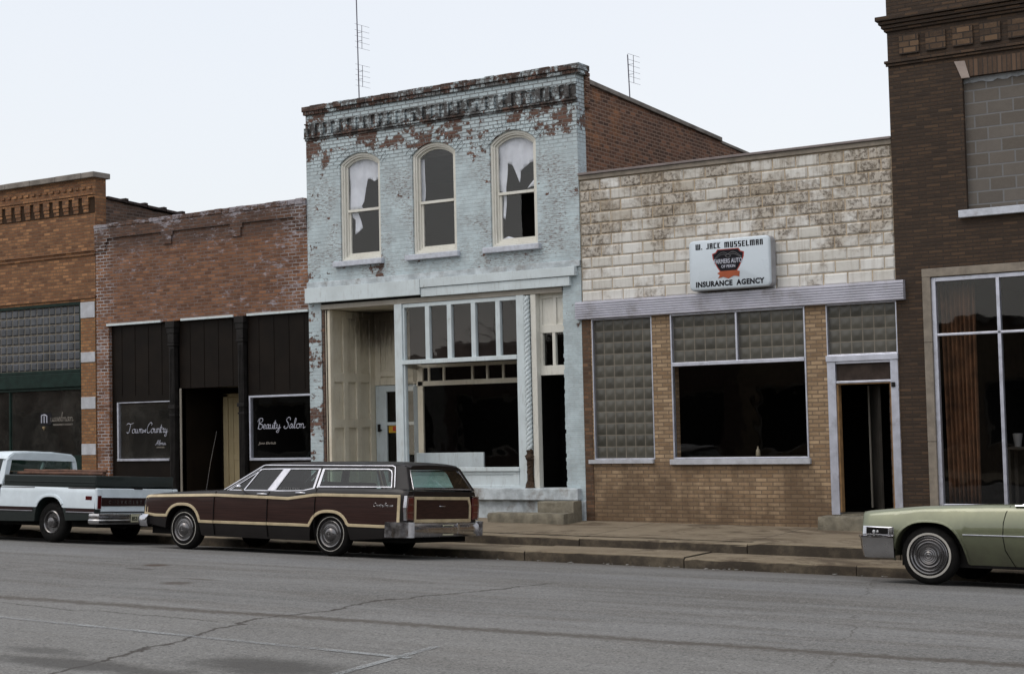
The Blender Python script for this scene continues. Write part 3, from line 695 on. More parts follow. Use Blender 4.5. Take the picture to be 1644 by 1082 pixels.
w = MB(); w.box(-4.07, -1.405, .0, .06, .58, .90); w.box(-4.07, -1.405, -.02, .0, .585, .64); w.box(-4.07, -1.42, -.02, .0, .84, .895); w.box(-4.07, -3.9, -.017, .0, .64, .84); w.box(-1.56, -1.42, -.017, .0, .64, .84)
w.build('bulkhead', M['white_wood'], wb_, bevel=.006)
# glazed return beside the entry, display-case back
P0, P1 = Vector((-4.16, .12)), Vector((-4.86, 1.64)); dv = (P1-P0).normalized(); nv = Vector((-dv.y, dv.x)); LEN = (P1-P0).length
def slant(m, s0, s1, w_, z0, z1):
    c = [P0+dv*s0-nv*w_, P0+dv*s0+nv*w_, P0+dv*s1+nv*w_, P0+dv*s1-nv*w_]; return m.xy([tuple(q) for q in c], z0, z1)
w = MB(); slant(w, 0, LEN, .03, .36, .95); slant(w, 0, .08, .03, .95, 4.2); slant(w, LEN-.08, LEN, .03, .95, 4.2); slant(w, .08, LEN-.08, .025, 2.95, 3.05); slant(w, .08, LEN-.08, .025, 4.1, 4.2)
W_ = w.build('return_window', M['cream_wood'], wb_, bevel=.005)
a_, b_ = P0+dv*.08, P0+dv*(LEN-.08)
MB().quad((a_.x, a_.y, .95), (b_.x, b_.y, .95), (b_.x, b_.y, 4.1), (a_.x, a_.y, 4.1)).build('pane', M['glass'], W_, fixn=False)
MB().box(-4.35, -1.35, .62, .66, 3.06, 4.2).build('transom_dark_sheet', plain('dim interior brown sheet', (.045, .036, .032), .9, var=.3, sc=2), wb_)  # added dark sheet, paints in the dim interior behind the transom
w = MB(); yk = 1.25
w.box(-4.66, -2.1, yk, yk+.05, 2.60, 2.70); w.box(-4.66, -2.1, yk, yk+.05, 2.97, 3.04); w.box(-4.63, -4.50, yk, yk+.05, 1.2, 3.0)
for X in (-4.35, -3.98, -3.28, -2.92, -2.54, -2.14): w.box(X-.025, X+.025, yk+.002, yk+.048, 2.70, 2.97)
w.build('inner_transom', M['cream_wood'], wb_, bevel=.006)
MB().box(-4.12, -2.52, .45, .50, .93, 1.25).build('low_partition', M['white_wood'], wb_, bevel=.008)
MB().box(-4.15, -1.3, .12, 1.9, .85, .90).build('display_floor', M['dim_room'], wb_)
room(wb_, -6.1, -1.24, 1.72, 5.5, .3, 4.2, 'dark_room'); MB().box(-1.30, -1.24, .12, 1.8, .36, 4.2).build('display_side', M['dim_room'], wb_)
# twisted rope moulding, rotten foot, stair door
rp = MB()
for s_ in range(3):
    pts = [(-1.175+.030*cos(a), -.02+.030*sin(a), 1.30+2.86*k/420) for k in range(421) for a in [2*pi*(k/420*11+s_/3)]]
    rp.tube(pts, .036, 6)
rp.build('rope_moulding', M['white_wood'], wb_, smooth=60)
MB().box(-1.235, -1.10, .05, .12, .58, 4.2).build('moulding_backboard', M['white_wood'], wb_, bevel=.006)
MB().box(-1.10, -.985, -.01, .14, .58, 4.2).build('door_casing', M['cream_trim'], wb_, bevel=.008)
rf = MB(); rg = random.Random(9); rings = []
for k in range(26):
    z = .585+.75*k/25; b = .062+.045*max(0, 1-k/6)+.03*(1 if 17 < k < 21 else 0)
    rings.append([(-1.18+(b+rg.uniform(-.016, .012))*cos(t), -.01+(b+rg.uniform(-.016, .012))*sin(t), z) for t in [2*pi*j/12 for j in range(12)]])
rf.loft(rings); rf.build('rotten_foot', M['rust_wood'], wb_)
dd = MB(); y0 = .16
dd.box(-.985, -.405, y0, y0+.05, 3.53, 4.21)
for a, b in ((-.985, -.93), (-.70, -.62), (-.44, -.405)): dd.box(a, b, y0-.03, y0, 3.6, 4.15)
dd.box(-.985, -.405, y0-.035, y0, 3.47, 3.62); dd.box(-.985, -.405, y0-.033, y0, 4.12, 4.21)
dd.box(-.985, -.405, y0-.035, y0+.05, 2.68, 2.86)
dd.box(-.985, -.93, y0-.03, y0+.05, 2.86, 3.47); dd.box(-.72, -.655, y0-.03, y0+.05, 2.86, 3.47)
DF = dd.build('stair_door_frame', M['cream_trim'], wb_, bevel=.006)
pane(DF, -.93, -.72, 2.86, 3.47, y0+.02); pane(DF, -.655, -.405, 2.86, 3.47, y0+.02)
w = MB(); w.box(-.985, -.41, 1.2, 1.24, .56, 2.68); 
for z in (.75, 1.15, 1.75): w.box(-.9, -.5, 1.18, 1.2, z, z+.3)
w.build('stair_door', M['dark_paint'], wb_, bevel=.005)
room(wb_, -1.23, -.30, .22, 1.25, .56, 4.2, 'dark_room', 'stairwell')
m = MB(); m.box(-6.46, -.10, -.14, .33, .365, .585); m.build('stone_ledge', M['weathered_stone'], wb_, bevel=.015)
MB().box(-6.45, -.002, -.03, .33, -.3, .36).build('plinth', M['weathered_stone'], wb_, bevel=.01)
def chunky(m, x0, x1, y0, y1, z0, z1, s=3, a=.012):
    """weathered slab: box subdivided with uneven edges"""
    r_ = random.Random(s); nx = max(4, int((x1-x0)/.12)); rings = []
    for i in range(nx+1):
        x = x0+(x1-x0)*i/nx; j = lambda: r_.uniform(-a, a)
        rings.append([(x, y1, z0), (x, y0+j(), z0), (x, y0+j(), (z0+z1)/2), (x, y0+j(), z1-.03+j()), (x, y0+.02+j(), z1+j()*.4), (x, (y0+y1)/2, z1+j()*.4), (x, y1, z1)])
    return m.loft(rings)
st = MB(); chunky(st, -.78, -.02, -.45, -.145, -.1, .362, 1); chunky(st, -1.62, .0, -.84, -.455, -.1, .165, 2)
o = st.build('stone_steps', M['concrete'], None, smooth=50); tag(o, 'worn two step concrete stoop at the dark stair door of the pale blue building', 'steps')

# ---------------------------------------------------------------- glazed block front (insurance office)
b4 = thing('glazed_block_building', 'one storey shop front of flaking cream glazed blocks over tan brick and glass block windows', 'building', (3.0, 0, 0))
m = MB()
wall_open(m, 0, 5.92, 3.70, 6.24, .035, .3, [])
m.build('backing_wall', M['block_mortar'], b4, fixn=False)
bl = MB(); rr = random.Random(11); row = 0; z = 3.985; bh = .2045
def pillow(m, x0, x1, z0, z1, y, d, e):
    m.add([(x0, y, z0), (x1, y, z0), (x1, y, z1), (x0, y, z1), (x0+e, y-d, z0+e), (x1-e, y-d, z0+e), (x1-e, y-d, z1-e), (x0+e, y-d, z1-e)],
          [(4, 5, 6, 7), (0, 1, 5, 4), (1, 2, 6, 5), (2, 3, 7, 6), (3, 0, 4, 7)])
while z < 6.2:
    x = .005-(.21 if row % 2 else .0)
    x1_ = x
    while x < 5.9:
        w_ = .424; a, b = max(.005, x)+.007+rr.uniform(-.004, .005), min(5.912, x+w_)-.007+rr.uniform(-.005, .004)
        if b-a > .05: pillow(bl, a, b, z+.008, min(z+bh-.008, 6.235), .034, .017+rr.uniform(-.003, .004), .022+rr.uniform(-.004, .004))
        x += w_
    z += bh; row += 1
bl.build('glazed_blocks', M['block'], b4, bevel=.006, fixn=False)
MB().box(0, 5.92, -.004, .32, 6.245, 6.327).build('parapet_band', M['lime_stone'], b4, bevel=.006); MB().box(0, 5.92, -.035, .33, 6.33, 6.372).build('coping', M['metal_cap'], b4, bevel=.006)
band = MB(); prof = [(.03, 3.665), (-.10, 3.665)]
for i in range(7):
    z = 3.672+i*.0435; prof += [(-.10, z), (-.118, z+.007), (-.118, z+.031), (-.10, z+.038)]
prof += [(-.10, 3.985), (.03, 3.985)]
band.yz(prof, -.075, 6.075); band.build('corrugated_fascia', M['alu_band'], b4)
low = MB(); OP = [(.20, 1.43, 1.10, 3.66, 0), (1.80, 4.33, 1.10, 3.66, 0), (4.70, 5.915, -.1, 3.66, 0)]
wall_open(low, .17, 5.92, -.25, 3.70, 0, .28, OP); low.build('wall', M['tan_brick'], b4, fixn=False)
m = MB(); m.box(.0, .168, -.012, .28, -.3, 3.66); m.build('brick_strip', M['dark_strip'], b4)
def gblock(parent, x0, x1, z0, z1, nx, nz, y=.06):
    m = MB(); wx, wz = (x1-x0)/nx, (z1-z0)/nz
    for i in range(nx):
        for j in range(nz):
            a, b, c, d = x0+i*wx+.009, x0+(i+1)*wx-.009, z0+j*wz+.009, z0+(j+1)*wz-.009
            o_ = len(m.v); y_ = y-.012
            n = 5
            rows = [[(a+(b-a)*p/n, y_+(.016*max(abs(p/n-.5), abs(q/n-.5))*2)**1-.004, c+(d-c)*q/n) for p in range(n+1)] for q in range(n+1)]
            m.grid(rows)
    g = m.build('glass_blocks', M['gblock'], parent, fixn=False, smooth='all')
    MB().box(x0, x1, y+.001, y+.05, z0, z1).build('mortar_grid', M['gmortar'], g)
    return g
fr = frame(b4, .20, 1.43, 1.10, 3.66, .022, -.01, .06, 'alu', 'glass_block_window'); gblock(fr, .222, 1.408, 1.122, 3.64, 6, 12)
MB().box(.10, 1.41, -.07, .03, 1.03, 1.10).build('sill', M['white_stone'], fr, bevel=.006)
fr = frame(b4, 1.80, 4.33, 1.10, 3.66, .028, -.02, .07, 'alu', 'show_window')
MB().box(1.828, 4.302, -.035, .065, 2.735, 2.80).box(3.05, 3.085, -.018, .055, 2.80, 3.632).build('mullion', M['alu'], fr, bevel=.005)
gblock(fr, 1.828, 3.05, 2.80, 3.632, 6, 4); gblock(fr, 3.085, 4.302, 2.80, 3.632, 6, 4)
pane(fr, 1.828, 4.302, 1.128, 2.735, .03, 'shop_glass')
MB().box(1.75, 4.36, -.08, .02, 1.005, 1.098).build('sill', M['white_stone'], fr, bevel=.006)
fr = frame(b4, 4.70, 5.915, 2.80, 3.66, .02, -.01, .06, 'alu', 'transom_window'); gblock(fr, 4.72, 5.895, 2.82, 3.64, 6, 4)
dj = MB(); dj.box(4.70, 4.845, -.035, .1, .16, 2.70); dj.box(5.785, 5.915, -.035, .1, .16, 2.70); dj.box(4.69, 5.925, -.055, .1, 2.70, 2.80); dj.box(4.845, 5.785, -.02, .1, 2.335, 2.375); dj.box(4.845, 5.785, -.02, .1, 2.66, 2.70)
DJ = dj.build('door_frame', M['alu'], b4, bevel=.006)
MB().box(4.845, 5.785, .03, .05, 2.375, 2.66).build('transom_panel', plain('brown transom board', (.055, .04, .033), .6, var=.3), DJ)
MB().box(4.845, 4.872, .0, .14, .2, 2.335).box(5.758, 5.785, .0, .14, .2, 2.335).box(4.872, 5.758, .0, .14, 2.315, 2.334).build('door_lining', M['bare_wood'], DJ)
MB().box(5.80, 5.86, -.06, -.035, 2.25, 2.33).box(5.825, 5.845, -.10, -.05, 2.26, 2.30).build('closer_bracket', M['iron'], DJ, bevel=.004)
md = Matrix.Rotation(radians(-62), 4, 'Z')
dl = MB(); dl.box(0, .86, 0, .04, .22, 2.30); dl.v = [tuple(md @ Vector(v)+Vector((5.07, 1.0, 0))) for v in dl.v]
dl.build('open_door', M['dim_room'], b4, bevel=.004)
MB().box(5.04, 5.07, .96, 1.0, .22, 2.3).build('door_edge', M['dull_trim'], b4)
MB().box(4.70, 5.915, .0, .6, -.3, .17).build('threshold', M['concrete'], b4)
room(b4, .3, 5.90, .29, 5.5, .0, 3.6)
side_and_roof(b4, .0, 5.92, 16, -.3, 5.5, 'old_side', 5.6, left=[(.3, 6.2), (16, 5.7)], right=[(.3, 6.2), (16, 5.7)])
st = MB(); chunky(st, 4.60, 5.91, -.42, -.002, -.25, .150, 7)
tag(st.build('concrete_step', M['concrete'], None, smooth=50), 'single concrete step at the open door beside the show window, behind the green car', 'step')
# small bottle on the ledge inside the show window
tag(MB().lathez([(.0, 0), (.038, .0), (.04, .02), (.036, .10), (.014, .135), (.013, .17), (0, .17)], (3.22, .42, 1.13), 14).build('bottle', plain('pale bottle glass', (.30, .26, .18), .3), smooth=60), 'small pale bottle standing inside the dark show window near its sill', 'bottle')
MB().box(1.85, 4.3, .29, .62, 1.05, 1.13).build('window_ledge', M['dim_room'], b4)

# sign box
sg = thing('insurance_sign', 'white box sign with black and red shield on the cream block wall', 'sign', (3.08, 0, 4.46))
def rrect(x0, x1, z0, z1, r, n=6):
    p = []
    for cx, cz, a0 in ((x1-r, z1-r, 0), (x0+r, z1-r, pi/2), (x0+r, z0+r, pi), (x1-r, z0+r, 1.5*pi)):
        p += [(cx+r*cos(a0+pi/2*k/n), cz+r*sin(a0+pi/2*k/n)) for k in range(n+1)]
    return p
x0, x1, z0, z1 = 2.32, 3.84, 4.02, 4.90
MB().xz(rrect(x0, x1, z0, z1, .085), -.20, -.0).build('case', M['sign_case'], sg, bevel=.008)
f_ = MB(); f_.loft([[(x, y, z) for x, z in rrect(x0+i, x1-i, z0+i, z1-i, .085-i*.5)] for i, y in ((.004, -.201), (.004, -.235), (.014, -.252), (.032, -.260))]); f_.build('face', M['sign_face'], sg, smooth=50)
yt = -.2625
def fit_text(name, s, xa, xb, z, size, mat, parent, y, sp=1.0, shear=0.0, off=0.0, wscale=None):
    o = text(name, s, size, (0, y, 0), mat, parent, sp=sp, shear=shear, off=off)
    off_ = Vector(parent['_base']) if parent.get('_abs') else Vector((0, 0, 0))
    xs = [v.co.x+off_.x for v in o.data.vertices]; a, b = min(xs), max(xs); k = (xb-xa)/(b-a)
    for v in o.data.vertices:
        v.co.x = xa+(v.co.x+off_.x-a)*k-off_.x; v.co.z += z
    return o
# hand built square block letters of the top line (unicase: rounded M, W, N)
def block_letters(name, s, xa, xb, za, h, mat, parent, y, t):
    W = {'W': 1.35, 'M': 1.35, '.': .3, ' ': .62, 'J': .75}
    tot = sum(W.get(c, .85)+.24 for c in s)-.24; u = (xb-xa)/tot; x = xa; m = MB()
    y2 = y+.003
    for c in s:
        w = W.get(c, .85)*u
        B = lambda a, b, c_, d: m.box(x+a*w, x+b*w, y, y2, za+c_*h, za+d*h)
        tw = t/w; th = t*.72/h
        if c == 'W': B(0, tw, 0, 1); B(.5-tw/2, .5+tw/2, th, 1); B(1-tw, 1, 0, 1); B(tw, 1-tw, 0, th)
        if c == 'M': B(0, tw, 0, 1); B(.5-tw/2, .5+tw/2, 0, 1-th); B(1-tw, 1, 0, 1); B(tw, 1-tw, 1-th, 1)
        if c == 'N': B(0, tw, 0, 1); B(1-tw, 1, 0, 1); B(tw, 1-tw, 1-th, 1)
        if c == '.': B(0, 1, 0, th*1.1)
        if c == 'J': B(1-tw, 1, 0, 1); B(0, 1-tw, 0, th)
        if c == 'A': B(0, tw, 0, 1); B(1-tw, 1, 0, 1); B(tw, 1-tw, 1-th, 1); B(tw, 1-tw, .42, .42+th)
        if c == 'C': B(0, tw, 0, 1); B(tw, 1, 1-th, 1); B(tw, 1, 0, th)
        if c == 'K':
            B(0, tw, 0, 1)
            for sg_ in (1, -1):
                m.xz([(x+tw*w, za+h*.5-.012*sg_), (x+w-tw*w*.9, za+(1 if sg_ > 0 else 0)*h), (x+w+tw*w*.1, za+(1 if sg_ > 0 else 0)*h), (x+tw*w, za+h*.5+.018*sg_)], y, y2)
        if c == 'U': B(0, tw, 0, 1); B(1-tw, 1, 0, 1); B(tw, 1-tw, 0, th)
        if c == 'S': B(0, 1, 1-th, 1); B(0, tw, .5, 1-th); B(0, 1, .5-th/2, .5+th/2); B(1-tw, 1, th, .5); B(0, 1, 0, th)
        if c == 'E': B(0, tw, 0, 1); B(tw, 1, 1-th, 1); B(tw, .9, .5-th/2, .5+th/2); B(tw, 1, 0, th)
        if c == 'L': B(0, tw, 0, 1); B(tw, 1, 0, th)
        x += (W.get(c, .85)+.24)*u
    return m.build(name, mat, parent)
block_letters('lettering', 'W. JACK MUSSELMAN', 2.46, 3.72, 4.735, .098, M['letter_black'], sg, yt, .024)
fit_text('lettering', 'INSURANCE  AGENCY', 2.45, 3.73, 4.085, .125, M['letter_black'], sg, yt, sp=1.1, off=.0055)
cx = 3.07
sh = [(-.245, .20), (-.275, .10)]
def shield(k, dz=0): return [(cx+px*k, 4.50+dz+pz*k) for px, pz in ((-.20, .215), (.20, .215), (.235, .165), (.30, .145), (.29, .06), (.21, -.10), (.15, -.185), (-.15, -.185), (-.21, -.10), (-.29, .06), (-.30, .145), (-.235, .165))]
MB().xz(shield(1.0), yt, yt+.003).build('shield_rim', M['sign_red'], sg); MB().xz(shield(.93), yt-.003, yt-.0005).build('shield', M['letter_black'], sg)
rb = MB(); rb.xz([(cx-.15, 4.335), (cx+.15, 4.335), (cx+.21, 4.315), (cx+.20, 4.225), (cx+.10, 4.245), (cx+.0, 4.20), (cx-.10, 4.235), (cx-.20, 4.215), (cx-.16, 4.265), (cx-.21, 4.30)], yt-.005, yt-.001); rb.build('ribbon', M['sign_orange'], sg)
fit_text('lettering', 'FARMERS AUTO', cx-.262, cx+.262, 4.468, .110, M['letter'], sg, yt-.0045, off=.002)
fit_text('lettering', 'OF PEKIN', cx-.13, cx+.13, 4.39, .068, M['letter'], sg, yt-.0045, off=.001)
sc_ = []
for s in (1, -1):
    sc_.append([(cx+s*u, yt-.005, 4.60+.045*sin(u*16)+.02*(1-u/.25)) for u in [k*.025 for k in range(11)]])
    sc_.append([(cx+s*u, yt-.005, 4.575+.035*sin(u*16)+.02*(1-u/.25)) for u in [k*.025 for k in range(1, 11)]])
sc_.append([(cx-.05, yt-.005, 4.59), (cx, yt-.005, 4.565), (cx+.05, yt-.005, 4.59), (cx, yt-.005, 4.62), (cx-.05, yt-.005, 4.59)])
strokes('scrollwork', sc_, plain('grey scroll print', (.16, .16, .17), .5), sg, .0045)
# ---------------------------------------------------------------- red brick beauty salon
b2 = thing('red_brick_shop', 'one storey red brick shop with white mortar stains over a dark brown beauty salon front', 'building', (-9.5, 0, 0))
m = MB(); wall_open(m, -12.65, -6.453, -.2, 6.50, 0, .3, [(-12.25, -6.452, -.15, 4.20, 0)], topz=lambda x: 6.47+.008*(x+12.65))
m.build('wall', M['red_brick'], b2, fixn=False)
m = MB(); rr = random.Random(6)
m.box(-12.65, -6.453, -.042, .0, 6.17, 6.42)
for a, b in ((-12.65, -12.3), (-10.52, -10.27), (-8.5, -8.25), (-6.75, -6.453)):
    m.box(a, b, -.038, .0, 5.90, 6.17); m.box(a-.05 if a > -12.6 else a, b+.05 if b < -6.5 else b, -.04, .0, 6.08, 6.17)
m.build('corbelled_band', M['red_brick'], b2, bevel=.006)
m = MB(); x = -12.66
while x < -6.47:
    w = min(.205, -6.455-x); m.box(x, x+w-.006, -.055+rr.uniform(-.008, .008), .33, 6.42, 6.495+.008*(x+12.65)+rr.uniform(-.008, .008)); x += .205
m.build('coping', M['red_brick'], b2, bevel=.008)
m = MB()
for a, b in ((-12.3, -10.62), (-10.02, -8.5), (-8.12, -6.453)): m.box(a, b, -.035, .03, 4.185, 4.235)
m.build('steel_lintel', M['white_wood'], b2, bevel=.004)
side_and_roof(b2, -12.649, -6.455, 16, -.3, 5.5, 'old_side', 5.9)
def column(x):
    m = MB(); m.box(x-.13, x+.13, -.08, .10, 4.05, 4.195); m.box(x-.11, x+.11, -.065, .1, 3.93, 4.05); m.box(x-.09, x+.09, -.05, .1, 3.72, 3.93)
    m.box(x-.10, x+.10, -.06, .1, 3.66, 3.71); m.box(x-.075, x+.075, -.03, .1, .15, 3.66); m.box(x-.10, x+.10, -.055, .1, 2.28, 2.36); m.box(x-.09, x+.09, -.045, .1, 2.12, 2.16); m.box(x-.11, x+.11, -.06, .1, .0, .35)
    for d in (-.04, .0, .04): m.box(x+d-.009, x+d+.009, -.042, -.03, .4, 3.6)
    return m.build('iron_column', M['iron'], b2, bevel=.006)
column(-10.30); column(-8.30)
def panelled(x0, x1, z0, z1, y, holes=()):
    m = MB(); wall_open(m, x0, x1, z0, z1, y, y+.10, list(holes))
    pm = m.build('panelling', M['dark_paint'], b2, fixn=False)
    g = MB(); x = x0+.3
    while x < x1-.1:
        if not any(h[0]-.03 < x < h[1]+.03 for h in holes): g.box(x, x+.018, y-.008, y, z0, z1)
        else: g.box(x, x+.018, y-.008, y, 2.6, z1)
        x += .41
    g.build('batten', M['dark_paint'], pm); return pm
panelled(-12.25, -10.43, -.1, 4.2, .09, [(-12.06, -10.47, 1.17, 2.47, 0)])
panelled(-10.18, -8.42, 2.72, 4.2, .10)
panelled(-8.18, -6.453, -.1, 4.2, .07, [(-8.13, -6.47, 1.15, 2.50, 0)])
f1 = MB(); f1.box(-12.07, -12.025, .05, .12, 1.15, 2.46); f1.box(-12.07, -10.47, .04, .12, 1.15, 1.20); f1.box(-12.07, -10.47, .07, .12, 2.44, 2.46)
F1 = f1.build('salon_window', M['alu'], b2, bevel=.004); pane(F1, -12.025, -10.47, 1.20, 2.44, .10, 'dusty_glass')
f2 = MB(); f2.box(-8.14, -8.10, .03, .12, 1.14, 2.50); f2.box(-8.10, -6.47, .02, .12, 1.14, 1.19); f2.box(-8.10, -6.47, .03, .12, 2.46, 2.50)
F2 = f2.build('salon_window', M['alu'], b2, bevel=.004); pane(F2, -8.10, -6.47, 1.19, 2.46, .08, 'shop_glass')
MB().box(-10.18, -10.13, .08, .22, -.05, 2.72).build('recess_post', M['dull_trim'], b2)
rc = MB(); rc.quad((-10.13, .1, 0), (-10.13, 1.34, 0), (-10.13, 1.34, 2.72), (-10.13, .1, 2.72)); rc.quad((-8.42, .1, 0), (-8.42, 1.34, 0), (-8.42, 1.34, 2.72), (-8.42, .1, 2.72))
rc.quad((-10.13, .1, 2.72), (-8.42, .1, 2.72), (-8.42, 1.34, 2.72), (-10.13, 1.34, 2.72)); rc.quad((-10.13, 1.34, 0), (-8.42, 1.34, 0), (-8.42, 1.34, 2.72), (-10.13, 1.34, 2.72))
rc.build('entry_recess', M['dark_paint'], b2, fixn=False)
MB().box(-9.98, -9.84, 1.24, 1.335, .05, 2.60).box(-9.98, -8.9, 1.24, 1.335, 2.52, 2.60).build('door_casing', M['cream_door'], b2, bevel=.006)
d = MB(); d.box(-9.84, -8.98, 1.28, 1.33, .05, 2.52)
for a, b in ((-9.84, -9.70), (-9.46, -9.36), (-9.12, -8.98)): d.box(a, b, 1.262, 1.28, .05, 2.52)
for a, b in ((.05, .3), (1.12, 1.26), (1.50, 1.62), (2.36, 2.52)): d.box(-9.70, -9.12, 1.264, 1.28, a, b)
d.build('door', M['cream_door'], b2, bevel=.008)
room(b2, -12.2, -10.3, .2, 4, .0, 4.2, 'dim_room'); room(b2, -8.15, -6.5, .2, 4, .0, 4.2)
# window lettering, brush script drawn as strokes. x and z per letter in a unit box, then sheared
GL = {
 'T': [[(-.15,.95),(.1,1.08),(.45,1.0),(.85,1.1)],[(.45,1.0),(.36,.5),(.25,.08),(.05,.0),(-.05,.12)]],
 'o': [[(.3,.45),(.08,.35),(.1,.05),(.3,.0),(.45,.2),(.38,.42),(.3,.45),(.42,.38),(.62,.4)]],
 'w': [[(-.02,.42),(.05,.1),(.15,.0),(.28,.12),(.32,.4),(.34,.1),(.46,.0),(.6,.15),(.62,.42),(.72,.38)]],
 'n': [[(-.02,.38),(.08,.42),(.08,.0)],[(.08,.25),(.22,.44),(.34,.36),(.34,.06),(.42,.0),(.55,.12)]],
 '&': [[(.0,.25),(.12,.3),(.18,.12),(.05,.05),(.0,.2)],[(.22,.1),(.3,.28),(.4,.3),(.34,.08),(.45,.08)],[(.42,.42),(.4,.08)]],
 'C': [[(.62,.82),(.68,1.0),(.5,1.12),(.22,.9),(.02,.45),(.08,.08),(.3,-.02),(.55,.15)]],
 'u': [[(-.02,.36),(.06,.42),(.06,.1),(.16,.0),(.3,.1),(.34,.42),(.34,.1),(.42,.0),(.52,.1)]],
 't': [[(.0,.12),(.14,.85),(.1,.1),(.2,.0),(.32,.12)],[(-.04,.55),(.3,.58)]],
 'r': [[(-.02,.32),(.1,.48),(.14,.38),(.24,.38),(.2,.06),(.3,.0),(.4,.12)]],
 'y': [[(-.02,.36),(.06,.42),(.06,.1),(.16,.0),(.3,.12),(.34,.42),(.3,-.25),(.16,-.42),(.05,-.28),(.3,-.02),(.5,.12)]],
 'B': [[(.15,1.0),(.12,.5),(.05,.0)],[(-.05,.75),(.1,1.05),(.45,1.08),(.5,.8),(.2,.55),(.5,.42),(.5,.1),(.25,-.03),(.02,.1)]],
 'e': [[(.0,.15),(.25,.25),(.28,.42),(.14,.42),(.06,.15),(.18,.0),(.4,.12)]],
 'a': [[(.34,.38),(.2,.45),(.04,.25),(.08,.03),(.22,.05),(.34,.38),(.32,.08),(.4,.0),(.5,.1)]],
 'S': [[(.62,.85),(.6,1.08),(.38,1.12),(.2,.85),(.42,.5),(.4,.12),(.15,-.02),(-.05,.12),(.05,.25)]],
 'l': [[(.0,.12),(.2,.6),(.24,.98),(.14,.95),(.08,.4),(.12,.02),(.26,.08)]],
 'd': [[(.3,.36),(.15,.42),(.04,.2),(.12,.0),(.28,.1),(.36,.95),(.3,.1),(.4,.0),(.5,.1)]],
 'A': [[(-.05,.05),(.15,.1),(.45,1.05),(.45,.0)],[(.15,.4),(.5,.42)]],
 'J': [[(.15,.95),(.45,1.0),(.35,.3),(.2,.0),(.0,.15)]],
 'm': [[(-.02,.38),(.06,.42),(.06,.0)],[(.06,.25),(.18,.44),(.26,.34),(.26,.0)],[(.26,.25),(.38,.44),(.48,.34),(.48,.06),(.56,.0),(.66,.12)]],
 's': [[(.0,.08),(.16,.46),(.24,.2),(.14,.0),(.02,.06)],[(.2,.05),(.36,.12)]],
}
ADV = {'T': .72, 'C': .58, 'B': .58, 'S': .58, 'w': .70, '&': .62, 'A': .6, 'm': .62, 'o': .5, 'l': .28, 't': .32, 'r': .36, 'e': .36, 's': .32, ' ': .45, 'J': .5}
def script(name, s, xa, xb, z, h, y, mat, parent, r=.007, small=.78):
    adv = [ADV.get(c, .46) for c in s]; k = (xb-xa)/sum(adv); x = xa; P_ = []
    for c, a in zip(s, adv):
        for st_ in GL.get(c, []): P_.append([(x+px*k+.22*pz*h*.6, y, z+pz*h) for px, pz in st_])
        x += a*k
    return strokes(name, P_, mat, parent, r)
script('lettering', 'Town&Country', -11.80, -10.56, 1.77, .20, .094, M['letter'], F1, .0065)
script('lettering', 'Alma', -10.93, -10.62, 1.50, .10, .094, M['letter'], F1, .005); fit_text('lettering', 'OWNER', -10.90, -10.66, 1.43, .045, M['letter_dim'], F1, .094)
script('lettering', 'Beauty Salon', -7.94, -6.68, 1.80, .20, .074, M['letter'], F2, .0068)
fit_text('lettering', 'Jane Ehrlich', -7.93, -7.45, 1.475, .075, M['letter_dim'], F2, .074, shear=.3)

# ---------------------------------------------------------------- orange brick building at the far left
b1 = thing('orange_brick_building', 'tall orange brick building with corbelled parapet and green sign board at the far left', 'building', (-16.5, 0, 0))
m = MB(); wall_open(m, -21.5, -12.662, -.2, 7.62, 0, .34, [(-18.3, -13.13, .95, 4.80, 0)])
m.quad((-12.662, 0, 6.0), (-12.662, .34, 6.0), (-12.662, .34, 7.62), (-12.662, 0, 7.62))
m.build('wall', M['orange_brick'], b1, fixn=False)
m = MB(); x = -21.6
while x < -12.7:
    w = min(.86, -12.59-x); m.box(x, x+w-.008, -.10, .42, 7.605, 7.735+random.uniform(-.004, .004)); x += .86
m.build('stone_coping', M['cap_stone'], b1, bevel=.012)
m = MB()
m.box(-21.5, -12.655, -.05, .0, 7.16, 7.20); m.box(-21.5, -12.655, -.065, .0, 7.21, 7.26)
m.box(-21.5, -12.655, -.035, .0, 5.93, 5.96); m.box(-21.5, -12.655, -.035, .0, 5.84, 5.865); m.box(-21.5, -12.655, -.035, .0, 4.85, 4.90)
x = -12.93
while x > -21.5:
    for k, (w_, za, zb) in enumerate(((.20, 6.98, 7.16), (.18, 6.90, 6.975), (.16, 6.82, 6.895))): m.box(x-w_/2, x+w_/2, -.048+.012*k, .0, za, zb)
    x -= .325
x = -12.80
while x > -21.5: m.box(x-.05, x+.05, -.03, .0, 7.36, 7.42); x -= .21
m.build('corbel_table', M['orange_brick'], b1, bevel=.005)
MB().box(-21.5, -12.662, -.012, .0, 6.80, 7.15).build('frieze', plain('painted corbel gap shade', (.05, .03, .018), .9), b1).hide_render = False  # dark sheet that paints in the shade between the corbels
pm = MB(); pm.box(-13.13, -12.664, -.02, .02, .0, 4.84); pm.build('brick_pier', M['orange_pier'], b1)
for a, b in ((4.41, 4.77), (3.40, 3.63), (2.34, 2.61), (1.30, 1.55)): MB().box(-13.125, -12.67, -.035, .01, a, b).build('stone_block', M['white_stone'], b1, bevel=.006)
fr = frame(b1, -18.3, -13.13, 3.19, 4.80, .07, .0, .10, 'green_paint', 'glass_block_window')
gm = MB(); nx, nz = 24, 7
for i in range(nx):
    for j in range(nz):
        a = -18.23+i*5.03/nx; c = 3.26+j*1.47/nz
        pillow(gm, a+.012, a+5.03/nx-.012, c+.014, c+1.47/nz-.014, .05, .02, .02)
